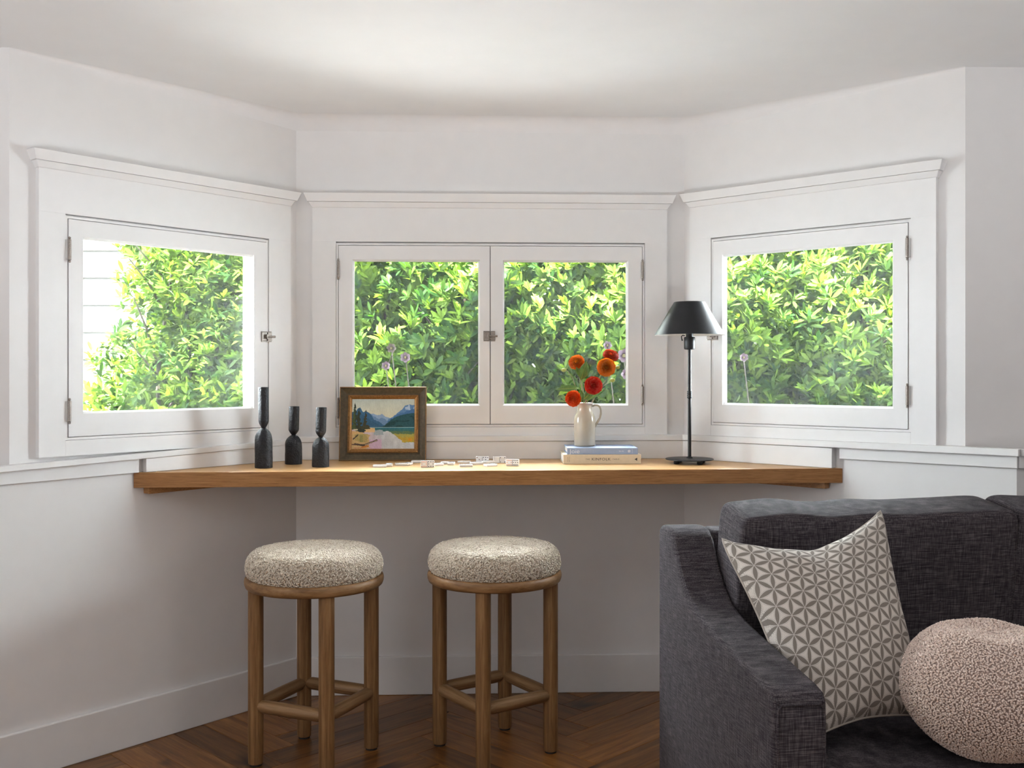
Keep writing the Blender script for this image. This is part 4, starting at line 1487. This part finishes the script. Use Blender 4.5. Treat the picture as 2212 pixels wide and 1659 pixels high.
def picture():
    w_, h_ = 0.3305, 0.283
    base = ray(826, 995, 3.868)
    root = thing('framed_painting', 'small framed oil painting of a mountain lake leaning on the window ledge', 'painting', (base.x, base.y, ZT + 0.0015), math.atan2(UC.y, UC.x))
    root.rotation_euler = (rad(-7.5), 0, math.atan2(UC.y, UC.x))
    # local: x right, y away, z up; front faces -y

    def ringed(prof, nm, mat, par=root, bevel=0):
        """prof: (inset from the outer edge, y) closed outline swept round the rectangle"""
        mb = MB()
        m = len(prof)
        cs = [(-1, 0), (1, 0), (1, 1), (-1, 1)]
        for sx, sz in cs:
            for ins, y in prof:
                mb.v.append((sx * (w_ / 2 - ins), y, ins if sz == 0 else h_ - ins))
        for k in range(4):
            k2 = (k + 1) % 4
            for i in range(m):
                j = (i + 1) % m
                mb.f.append((k * m + i, k2 * m + i, k2 * m + j, k * m + j))
        return mb.build(nm, mat, par, bevel=bevel, seg=1)
    ringed([(0, 0.026), (0, 0.004), (0.001, 0.0015), (0.0027, 0.0015), (0.003, 0.004), (0.003, 0.026)], 'outer_edge', mat_gold)
    ringed([(0.003, 0.026), (0.003, 0.0035), (0.008, 0.0055), (0.016, 0.010), (0.024, 0.013), (0.0285, 0.013), (0.0285, 0.010), (0.031, 0.010), (0.031, 0.026)], 'frame_moulding', mat_frame)
    liner = ringed([(0.031, 0.026), (0.031, 0.0085), (0.033, 0.0075), (0.038, 0.0080), (0.039, 0.0095), (0.045, 0.0145), (0.0465, 0.017), (0.0465, 0.026)], 'gilt_liner', mat_gold)
    bd = MB()
    ii = 0.0345
    W2, z0, z1 = w_ / 2 - ii, ii, h_ - ii
    step = 0.0054

    def bead(x, z, horiz):
        s = 0.0026
        for k in range(1):
            c = [(-1, 0, 0), (1, 0, 0), (0, -1, 0), (0, 0, 1), (0, 0, -1)]
            t = 0.5 if horiz else -0.5
            P = [(x - s, 0.0075, z - t * s), (x + s, 0.0075, z + t * s), (x, 0.0048, z), (x - t * s * 0.6, 0.0075, z + s * 0.8), (x + t * s * 0.6, 0.0075, z - s * 0.8)]
            bd.add(P, [(0, 2, 3), (3, 2, 1), (1, 2, 4), (4, 2, 0), (0, 3, 1, 4)])
    n = int(2 * W2 / step)
    for k in range(n + 1):
        bead(-W2 + 2 * W2 * k / n, z0, True)
        bead(-W2 + 2 * W2 * k / n, z1, True)
    m = int((z1 - z0) / step)
    for k in range(1, m):
        bead(-W2, z0 + (z1 - z0) * k / m, False)
        bead(W2, z0 + (z1 - z0) * k / m, False)
    tag(bd.build('beading', mat_gold, liner, smooth=True, sharp=0), kind='stuff')
    nx, ny = 330, 258
    img = paint_landscape(nx, ny)
    ins = 0.045
    xs = np.linspace(-(w_ / 2 - ins), w_ / 2 - ins, nx)
    zs = np.linspace(h_ - ins, ins, ny)
    Z, X = np.meshgrid(zs, xs, indexing='ij')
    rr = np.random.default_rng(8)
    Yy = 0.0165 + noise2((ny, nx), (60, 80), rr) * 0.0006
    V = np.stack([X.ravel(), Yy.ravel(), Z.ravel()], 1)
    i = np.arange((ny - 1) * nx).reshape(ny - 1, nx)[:, :-1].ravel()
    Fa = np.stack([i, i + nx, i + nx + 1, i + 1], 1)
    np_mesh('canvas', V, Fa, M_attr('oil_paint', 'paint', 0.45, 0, None, 0.35), root, True, {'paint': img.reshape(-1, 3)})
    MB().box(-w_ / 2 + 0.02, w_ / 2 - 0.02, 0.018, 0.024, 0.02, h_ - 0.02).build('back_board', mat_frame, root)


picture()


# ------------------------------------------------------------------ dominoes
DW, DH, DT = 0.048, 0.0245, 0.0085
DOT = {10: [(i, j) for j in (-1, 1) for i in (-1, -.33, .33, 1)] + [(-1, 0), (1, 0)], 8: [(i, j) for j in (-1, 1) for i in (-1, 0, 1)] + [(-1, 0), (1, 0)],
       3: [(-1, 1), (0, 0), (1, -1)], 7: [(-1, 1), (0, 1), (1, 1), (-1, -1), (0, -1), (1, -1), (0, 0)], 0: [], 4: [(-1, 1), (1, 1), (-1, -1), (1, -1)],
       11: [(i, j) for j in (-1, 1) for i in (-1, -.33, .33, 1)] + [(-1, 0), (0, 0), (1, 0)], 5: [(-1, 1), (1, 1), (-1, -1), (1, -1), (0, 0)], 6: [(i, j) for i in (-1, 0, 1) for j in (-1, 1)],
       2: [(-1, 1), (1, -1)], 1: [(0, 0)], 9: [(i, j) for i in (-1, 0, 1) for j in (-1, 0, 1)]}


def domino(label, x, y, z, rx, ry, rz, a, b, ma, mb_, group):
    """local: x along the tile, z up its short side, front face -y"""
    root = thing('domino', label, 'domino', (x, y, z), 0, group)
    root.rotation_euler = (rx, ry, rz)
    MB().box(-DW / 2, DW / 2, 0, DT, 0, DH).build('tile', mat_domino, root, bevel=0.0022, seg=3)
    bar = MB().box(-0.0006, 0.0006, -0.0003, 0.001, 0.002, DH - 0.002).build('bar', mat_pip_black, root)
    for n, m, cx in ((a, ma, -DW / 4), (b, mb_, DW / 4)):
        for (i, j) in DOT[n]:
            k = 10
            r = 0.0019 if n < 9 else 0.0016
            c = (cx + i * 0.0078, 0, DH / 2 + j * 0.0078)
            vs_ = [(c[0] + r * math.cos(2 * PI * q / k), -0.0003, c[2] + r * math.sin(2 * PI * q / k)) for q in range(k)] + \
                  [(c[0] + r * math.cos(2 * PI * q / k), 0.0005, c[2] + r * math.sin(2 * PI * q / k)) for q in range(k)]
            MB().add(vs_, [tuple(reversed(range(k)))] + [(q, (q + 1) % k, k + (q + 1) % k, k + q) for q in range(k)]).build('pip', m, root)
    return root


def on_counter(px, py, z=ZT):
    Y = F * (H - z) / (py - CY)
    return (px - CX) * Y / F, Y


gs, gf = 'dominoes standing on edge', 'dominoes lying face up'
for lab, px, py, rz, ry, a, b, ma, mb_ in (
        ('upright domino with orange ten and black eight at the counter front', 923.5, 1010, 4, 0, 10, 8, mat_pip_orange, mat_pip_black),
        ('upright domino with three brown dots in a diagonal', 1042, 1000, -3, 0, 3, 7, mat_pip_brown, mat_pip_purple),
        ('upright domino with one blank half and four dots', 1079, 1000.5, 3, 0, 0, 4, mat_pip_black, mat_pip_purple),
        ('upright tilted domino with orange ten, rightmost of all', 1106.5, 1006.5, -14, 0, 10, 11, mat_pip_orange, mat_pip_black)):
    x, y = on_counter(px, py)
    domino(lab, x, y, ZT + 0.0002, rad(-4), ry, rad(rz), a, b, ma, mb_, gs)
flat = [(820, 1010, 8, 2, 5), (848, 1006.5, 97, 4, 1), (868, 1006, 3, 6, 3), (889, 1004.5, 80, 1, 9), (902, 1000, 2, 2, 4), (946, 1006.5, 30, 5, 5),
        (966, 1003, 2, 0, 6), (982, 1003.5, 88, 3, 3), (1003, 1001.5, 4, 4, 2), (1007, 1009, 5, 8, 1), (1057, 1001, 24, 2, 2), (1064, 1007.5, 40, 1, 6), (1030, 1004, 12, 3, 5)]
words = ['flat domino at the left end of the chain', 'second flat domino from the left of the chain', 'third flat domino from the left of the chain', 'fourth flat domino from the left of the chain',
         'flat domino at the foot of the painting frame', 'flat domino turned askew just right of the orange upright one', 'flat domino two places right of the orange upright one', 'flat domino set crosswise three places right of the orange upright one',
         'flat domino at the right end of the chain', 'flat domino alone near the counter front below the chain end', 'flat domino in front of the blank upright one', 'flat domino askew near the front between the upright ones', 'flat domino in front of the brown dotted upright one']
placed = []
for (px, py, rz, a, b), lab in zip(flat, words):
    x, y = on_counter(px, py)
    domino(lab, x, y, ZT + DT + 0.0002, rad(-90), 0, rad(rz), a, b, mat_pip_black, mat_pip_black, gf)


# ------------------------------------------------------------------ books
def text_mesh(txt, size, name, mat, parent, loc, rot=(PI / 2, 0, 0), bold=0.0, space=1.0, sx=1.0, width=None):
    cu = bpy.data.curves.new(name, 'FONT')
    cu.body = txt
    cu.size = size
    cu.align_x = 'CENTER'
    cu.align_y = 'CENTER'
    cu.offset = bold
    cu.space_character = space
    cu.extrude = 0.0001
    cu.resolution_u = 3
    tmp = bpy.data.objects.new('tmp', cu)
    C.objects.link(tmp)
    dg = bpy.context.evaluated_depsgraph_get()
    dg.update()
    me = bpy.data.meshes.new_from_object(tmp.evaluated_get(dg))
    bpy.data.objects.remove(tmp)
    me.name = name
    me.materials.clear()
    me.materials.append(mat)
    o = link_mesh(name, me, parent, loc)
    o.rotation_euler = rot
    if width:
        xs = [v.co.x for v in me.vertices]
        sx = width / (max(xs) - min(xs))
    o.scale = (sx, 1, 1)
    return o


def book(name_label, x0, x1, yf, depth, z0, th, mat, rz):
    root = thing('book', name_label, 'book', ((x0 + x1) / 2, yf, z0), rz, 'books under the jug')
    L = (x1 - x0)
    c = 0.0028
    MB().box(-L / 2, L / 2, 0, depth, 0, c).build('back_cover', mat, root, bevel=0.0006)
    MB().box(-L / 2, L / 2, 0, depth, th - c, th).build('front_cover', mat, root, bevel=0.0006)
    MB().box(-L / 2, L / 2, -0.0015, 0.003, 0.0, th).build('spine', mat, root, bevel=0.001)
    MB().box(-L / 2 + 0.004, L / 2 - 0.004, 0.0032, depth - 0.005, c, th - c).build('pages', mat_page, root)
    return root


yb = 3.745
bx0, bx1 = (1216.5 - CX) * yb / F, (1385 - CX) * yb / F
TB1, TB2 = 0.0345, 0.0235
b1 = book('cream hardback with KINFOLK on its spine, bottom book of the stack', bx0, bx1, yb, 0.192, ZT + 0.0003, TB1, mat_book_cream, rad(1.0))
Lb = bx1 - bx0
sy = -0.0017
text_mesh('KINFOLK', 0.0138, 'spine_title', mat_ink, b1, (-0.004, sy, TB1 * 0.5), space=1.15, width=0.069)
text_mesh('THE', 0.0072, 'spine_title', mat_ink, b1, (-0.0535, sy, TB1 * 0.5), space=1.3, width=0.0150)
text_mesh('TABLE', 0.0072, 'spine_title', mat_ink, b1, (0.0505, sy, TB1 * 0.5), space=1.3, width=0.0240)
text_mesh('NATHAN', 0.0036, 'spine_author', mat_ink, b1, (-Lb / 2 + 0.0165, sy, TB1 * 0.5), rot=(PI / 2, PI / 2, 0), space=1.3)
text_mesh('WILLIAMS', 0.0036, 'spine_author', mat_ink, b1, (-Lb / 2 + 0.0225, sy, TB1 * 0.5), rot=(PI / 2, PI / 2, 0), space=1.3)
MB().add([(Lb / 2 - 0.0245, sy, TB1 * .5), (Lb / 2 - 0.0145, sy, TB1 * .5 + 0.0058), (Lb / 2 - 0.0145, sy, TB1 * .5 - 0.0058),
          (Lb / 2 - 0.0245, sy + .0004, TB1 * .5), (Lb / 2 - 0.0145, sy + .0004, TB1 * .5 + 0.0058), (Lb / 2 - 0.0145, sy + .0004, TB1 * .5 - 0.0058)],
         [(0, 2, 1), (3, 4, 5), (0, 1, 4, 3), (1, 2, 5, 4), (2, 0, 3, 5)]).build('publisher_mark', mat_ink, b1)
cx0, cx1 = (1225 - CX) * 3.752 / F, (1378 - CX) * 3.752 / F
b2 = book('light blue hardback with Joie on its spine, on top of the cream book', cx0, cx1, 3.753, 0.185, ZT + 0.0005 + TB1, TB2, mat_book_blue, rad(0.6))
L2 = cx1 - cx0
text_mesh('Joie', 0.0225, 'spine_title', mat_ink_white, b2, (-L2 / 2 + 0.028, sy, TB2 * .46), bold=-0.00028, width=0.0375)
text_mesh('Ajiri Aki', 0.0066, 'spine_author', mat_ink_white, b2, (L2 / 2 - 0.061, sy, TB2 * .5), sx=0.8)
mk = MB()
for k in range(8):
    a = k * PI / 4
    mk.tube([(L2 / 2 - 0.0325 + 0.0015 * math.cos(a), sy, TB2 * .5 + 0.0015 * math.sin(a)), (L2 / 2 - 0.0325 + 0.0055 * math.cos(a), sy, TB2 * .5 + 0.0055 * math.sin(a))], 0.0008, 5)
mk.build('publisher_mark', mat_ink_white, b2)
MB().box(L2 / 2 - 0.0205, L2 / 2 - 0.0199, sy, sy + 0.0004, 0.004, TB2 - 0.004).build('rule_line', mat_ink_white, b2)

# ------------------------------------------------------------------ jug with dahlias
ZJ = ZT + 0.0008 + TB1 + TB2
YJ = 3.855
jx = (1263 - CX) * YJ / F
jug = thing('stoneware_jug', 'cream stoneware jug with a loop handle holding the dahlias', 'jug', (jx, YJ, ZJ))
rb = 0.0398
prof = [(0.0005, 0.002), (rb - 0.004, 0.0), (rb - 0.001, 0.002), (rb, 0.006), (rb + 0.0005, 0.04), (rb + 0.001, 0.085), (rb, 0.104), (rb - 0.002, 0.112), (rb - 0.006, 0.120), (rb - 0.010, 0.127),
        (rb - 0.0125, 0.134), (rb - 0.0135, 0.142), (rb - 0.013, 0.150), (rb - 0.010, 0.157), (rb - 0.0065, 0.1605), (rb - 0.006, 0.1625), (rb - 0.008, 0.1635), (rb - 0.011, 0.161), (rb - 0.0155, 0.150),
        (rb - 0.0165, 0.140), (rb - 0.013, 0.126), (rb - 0.006, 0.112), (rb - 0.004, 0.09), (rb - 0.004, 0.01), (0.0005, 0.008)]
MB().lathe(prof, 48, caps=False).build('jug_body', mat_jug, jug, smooth=True, sharp=80)
hp = [(rb - 0.012, 0.150), (rb - 0.002, 0.1545), (rb + 0.009, 0.1540), (rb + 0.0175, 0.147), (rb + 0.0215, 0.136), (rb + 0.0215, 0.122), (rb + 0.0175, 0.106), (rb + 0.0105, 0.094), (rb + 0.0045, 0.084), (rb - 0.001, 0.072)]
MB().tube([(x, -0.004, z) for x, z in hp], [0.0042, 0.0042, 0.004, 0.004, 0.004, 0.004, 0.004, 0.0042, 0.0044, 0.003], 12).build('handle', mat_jug, jug, smooth=True, sharp=0)

mat_dahlia = M_attr('dahlia_petal', 'tint', 0.5, 0.18, None, 0.25)
mat_cut_leaf = M_plain('dahlia_leaf', (0.10, 0.19, 0.035), 0.45, 0.2, 90, 0.3, 0.002)
MOUTH = Vector((jx, YJ, ZJ + 0.150))


def dahlia(label, px, py, Y, rpx, face, inner, outer, tip, seed, flat_=0.75, n=190, stem_mat=None):
    c = ray(px, py, Y)
    R = rpx * Y / F
    face = Vector(face).normalized()
    r = np.random.default_rng(seed)
    root = thing('dahlia', label, 'flower', (MOUTH.x, MOUTH.y, MOUTH.z), 0, 'dahlias in the jug')
    rel = c - MOUTH
    ax = np.array(face)
    k = np.arange(n) + 0.5
    cz = 1 - 1.45 * k / n                                       # from the face centre to a little behind the rim
    ph = np.arccos(np.clip(cz, -1, 1))
    th = PI * (1 + 5 ** 0.5) * k
    h1 = np.cross(ax, [0.2, 0.3, 0.93])
    h1 /= np.linalg.norm(h1)
    h2 = np.cross(ax, h1)
    D = ax * np.cos(ph)[:, None] + (h1 * np.cos(th)[:, None] + h2 * np.sin(th)[:, None]) * np.sin(ph)[:, None]
    tang = np.cross(D, ax)
    tang /= np.linalg.norm(tang, axis=1, keepdims=True) + 1e-9
    up = np.cross(tang, D)
    f = k / n
    ln = R * (0.42 + 0.58 * np.clip(f * 2.4, 0, 1)) * (1 + r.normal(0, 0.03, n))
    wd = R * (0.055 + 0.13 * np.clip(f * 2.0, 0, 1))
    org = np.array(rel)
    rows = []
    for t, wk, lift in ((0.30, 0.5, 0.0), (0.68, 1.0, 0.02), (0.90, 0.95, 0.05), (1.0, 0.35, 0.09)):
        base = org + D * (ln * t)[:, None] * np.array([1, 1, 1]) + up * (lift * R)
        cup = D * (0.08 * R)
        rows += [base - tang * (wd * wk)[:, None] + up * (0.05 * R), base, base + tang * (wd * wk)[:, None] + up * (0.05 * R)]
    V = np.stack(rows, 1)                                       # n,12,3
    # squash the ball along its facing direction
    dv = V - org
    V = V - (dv @ ax)[..., None] * ax * (1 - flat_)
    q = []
    for i in range(3):
        for j in range(2):
            q.append((i * 3 + j, i * 3 + j + 1, i * 3 + j + 4, i * 3 + j + 3))
    Fa = (np.array(q)[None] + (np.arange(n) * 12)[:, None, None]).reshape(-1, 4)
    g = np.clip(f * 2.2, 0, 1)[:, None]
    col = np.array(inner) * (1 - g) + np.array(outer) * g + r.normal(0, 0.02, (n, 1))
    colv = np.repeat(col[:, None, :], 12, axis=1)
    colv[:, 9:12] = colv[:, 9:12] * 0.4 + np.array(tip) * 0.6
    colv[:, 0:3] *= 0.55
    o = np_mesh('petals', V.reshape(-1, 3), Fa, mat_dahlia, root, True, {'tint': np.clip(colv.reshape(-1, 3), 0.005, 1)})
    tag(o, kind='stuff')
    s0 = Vector((random.uniform(-0.014, 0.014), random.uniform(-0.012, 0.012), -0.03))
    tail = rel - face * R * 0.30
    m_ = s0.lerp(tail, 0.55) + Vector((0, 0, 0.012))
    pts = [s0]
    for t in (0.2, 0.4, 0.6, 0.8, 1.0):
        pts.append(s0 * (1 - t) ** 2 + m_ * 2 * t * (1 - t) + tail * t * t)
    MB().tube(pts, 0.0021, 7).build('stem', stem_mat or mat_stem, root, smooth=True)
    MB().lathe([(0.0008, -0.004), (R * 0.22, 0.0), (R * 0.30, R * 0.12), (R * 0.2, R * 0.2), (0.001, R * 0.2)], 12).build('calyx', mat_stem, root, tuple(tail), smooth=True).rotation_euler = face.to_track_quat('Z', 'Y').to_euler()
    return root


ORI, ORO, ORT = (0.50, 0.13, 0.012), (0.66, 0.135, 0.012), (0.74, 0.26, 0.03)
RDI, RDO, RDT = (0.34, 0.015, 0.012), (0.56, 0.028, 0.018), (0.70, 0.09, 0.04)
dahlia('orange ball dahlia highest on the left of the bunch', 1245.5, 783, 3.86, 17.5, (-0.35, -0.55, 0.55), ORI, (0.64, 0.12, 0.014), ORT, 1, 0.95)
dahlia('reddish dahlia topmost at the right, behind the orange one', 1319.5, 768, 3.90, 17.5, (0.25, -0.5, 0.8), (0.48, 0.03, 0.02), (0.58, 0.06, 0.02), (0.70, 0.14, 0.04), 2, 0.8)
dahlia('flat-faced orange dahlia with a brown heart on the right', 1309.5, 793.5, 3.83, 20, (0.06, -1, 0.05), (0.20, 0.045, 0.006), (0.68, 0.17, 0.012), (0.78, 0.30, 0.03), 3, 0.55)
dahlia('crimson dahlia in the middle facing the room', 1282, 833, 3.80, 19.5, (0.1, -1, 0.12), RDI, RDO, RDT, 4, 0.6, stem_mat=mat_stem_red)
dahlia('red-orange ball dahlia drooping over the jug rim', 1238.5, 861, 3.80, 17.5, (-0.45, -0.8, -0.1), (0.58, 0.06, 0.014), (0.66, 0.07, 0.016), (0.74, 0.16, 0.03), 5, 0.95, stem_mat=mat_stem_red)


def big_leaf(parent, base, tip, width, side, droop=0.0, nm='leaf'):
    base, tip, side = Vector(base), Vector(tip), Vector(side).normalized()
    d = tip - base
    nrm = side.cross(d).normalized()
    prof = [(0, 0.03), (0.12, 0.45), (0.3, 0.9), (0.48, 1.0), (0.65, 0.85), (0.82, 0.5), (0.93, 0.22), (1.0, 0.0)]
    mb = MB()
    for t, wf in prof:
        c = base + d * t - nrm * droop * t * t
        for s in (-1, -0.5, 0, 0.5, 1):
            ser = 1 + (0.06 if int(t * 20) % 2 else 0)
            mb.v.append(tuple(c + side * s * width * wf * 0.5 * ser + nrm * (abs(s) * 0.12 * width * wf)))
    for i in range(len(prof) - 1):
        for j in range(4):
            mb.f.append((i * 5 + j, i * 5 + j + 1, (i + 1) * 5 + j + 1, (i + 1) * 5 + j))
    lf = mb.build(nm, mat_cut_leaf, parent, smooth=True, sharp=0)
    sd = lf.modifiers.new('thickness', 'SOLIDIFY')
    sd.thickness = 0.0006
    MB().tube([base, base.lerp(tip, 0.5) - nrm * droop * .25, tip - nrm * droop], [0.0011, 0.0008, 0.0003], 5).build('midrib', mat_bud, lf, smooth=True)
    return lf


def R3(px, py, Y): return ray(px, py, Y) - MOUTH


ls = thing('dahlia_foliage', 'leafy green dahlia sprig with a broad upright leaf in the jug', 'foliage', tuple(MOUTH))
MB().tube([(0.0, 0.0, -0.03), tuple(R3(1258, 845, 3.84)), tuple(R3(1252, 815, 3.83))], [0.0024, 0.0022, 0.0018], 7).build('stem', mat_stem, ls, smooth=True)
big_leaf(ls, R3(1254, 822, 3.82), R3(1268, 780, 3.80), 0.036, (0.9, 0.25, -0.25), 0.004)
big_leaf(ls, R3(1252, 815, 3.83), R3(1245, 792, 3.80), 0.014, (1, 0.1, 0.1), 0.0)
big_leaf(ls, R3(1250, 838, 3.83), R3(1200, 840, 3.80), 0.026, (0.1, 0.35, 0.9), 0.004)
big_leaf(ls, R3(1262, 862, 3.83), R3(1278, 846, 3.80), 0.028, (0.5, 0.3, -0.8), 0.004)
big_leaf(ls, R3(1268, 866, 3.83), R3(1306, 838, 3.86), 0.020, (0.3, 0.6, -0.6), 0.0)
big_leaf(ls, R3(1256, 866, 3.82), R3(1256, 842, 3.79), 0.020, (0.9, 0.2, 0.3), 0.0)
for lab, pts, s in (('yellow-green dahlia bud on a bent stem at the left of the bunch', ((1262, 868, 3.85), (1246, 846, 3.85), (1238, 818, 3.85), (1226, 801, 3.85), (1218, 800, 3.85)), 1),
                    ('yellow-green dahlia bud low at the right of the bunch', ((1270, 868, 3.86), (1286, 852, 3.88), (1304, 834, 3.88), (1316, 824, 3.88), (1323, 822, 3.88)), 1),
                    ('small yellow-green bud behind the orange dahlia at the right edge', ((1270, 868, 3.88), (1296, 838, 3.90), (1322, 806, 3.90), (1334, 794, 3.90)), 0.9)):
    bt = thing('flower_bud', lab, 'flower bud', tuple(MOUTH), 0, 'dahlia buds in the jug')
    P = [R3(*q) for q in pts]
    P[0].z = -0.02
    MB().tube(P, 0.0014, 6).build('stem', mat_stem_red, bt, smooth=True)
    MB().lathe([(0.001, -0.008), (0.006, -0.006), (0.0105, 0.0), (0.0105, 0.004), (0.007, 0.0085), (0.001, 0.010)], 14).build('bud', mat_bud, bt, tuple(P[-1]), smooth=True).scale = (s, s, 0.85 * s)

# ------------------------------------------------------------------ table lamp
YL = 3.775
lx = (1489.5 - CX) * YL / F
lamp = thing('table_lamp', 'slim black table lamp with a conical metal shade', 'lamp', (lx, YL, ZT))
base_o = MB().lathe([(0.0005, 0.0135), (0.086, 0.0135), (0.0885, 0.0145), (0.0885, 0.0175), (0.0865, 0.0185), (0.02, 0.0195), (0.0005, 0.0195)], 56, caps=False).build('base', mat_black, lamp, smooth=True, sharp=50)
for k in range(4):
    a = k * PI / 2 + 0.5
    MB().lathe([(0.009, 0.0), (0.011, 0.003), (0.011, 0.0134)], 14).build('foot', mat_black, base_o, (0.06 * math.cos(a), 0.06 * math.sin(a), 0), smooth=True)
MB().lathe([(0.012, 0.0194), (0.012, 0.022), (0.0065, 0.026), (0.0062, 0.44)], 20).build('pole', mat_black, lamp, smooth=True)
cp = [(0.0063, 0.240)]
for k in range(4): cp += [(0.0095, 0.243 + k * 0.0065), (0.0095, 0.2465 + k * 0.0065), (0.0072, 0.2475 + k * 0.0065), (0.0072, 0.2490 + k * 0.0065)]
cp += [(0.0063, 0.271)]
MB().lathe(cp, 20).build('collar', mat_black, lamp, smooth=True)
sock = MB().lathe([(0.0064, 0.421), (0.0185, 0.4225), (0.0205, 0.426), (0.0205, 0.466), (0.019, 0.468), (0.0135, 0.468), (0.0135, 0.515), (0.0005, 0.515)], 28, caps=False).build('socket', mat_black, lamp, smooth=True)
MB().tube([(-0.019, -0.004, 0.473), (-0.027, -0.010, 0.474), (-0.032, -0.012, 0.470), (-0.0305, -0.012, 0.459), (-0.0285, -0.012, 0.454)], [0.0022, 0.0022, 0.002, 0.0022, 0.0035], 8).build('switch', mat_black, sock, smooth=True)
r0, r1, zz0, zz1 = 0.1293, 0.0575, 0.4755, 0.597
sh = MB().lathe([(r0, zz0), (r1 + 0.0015, zz1 - 0.003), (r1, zz1), (r1 - 0.003, zz1 + 0.0012), (r1 - 0.008, zz1 + 0.0014)], 64, caps=False).build('shade', mat_black, lamp, smooth=True, sharp=60)
MB().lathe([(r1 - 0.008, zz1 + 0.0003), (r1 - 0.003, zz1 - 0.0015), (r0 - 0.0016, zz0)], 64, caps=False).build('shade_lining', mat_shade_in, sh, smooth=True, sharp=0)
sp = MB()
for k in range(3):
    a = k * 2 * PI / 3
    sp.tube([(0.012 * math.cos(a), 0.012 * math.sin(a), 0.512), ((r1 - 0.006) * math.cos(a), (r1 - 0.006) * math.sin(a), zz1 - 0.002)], 0.0015, 6)
sp.build('shade_spider', mat_black, sh, smooth=True)
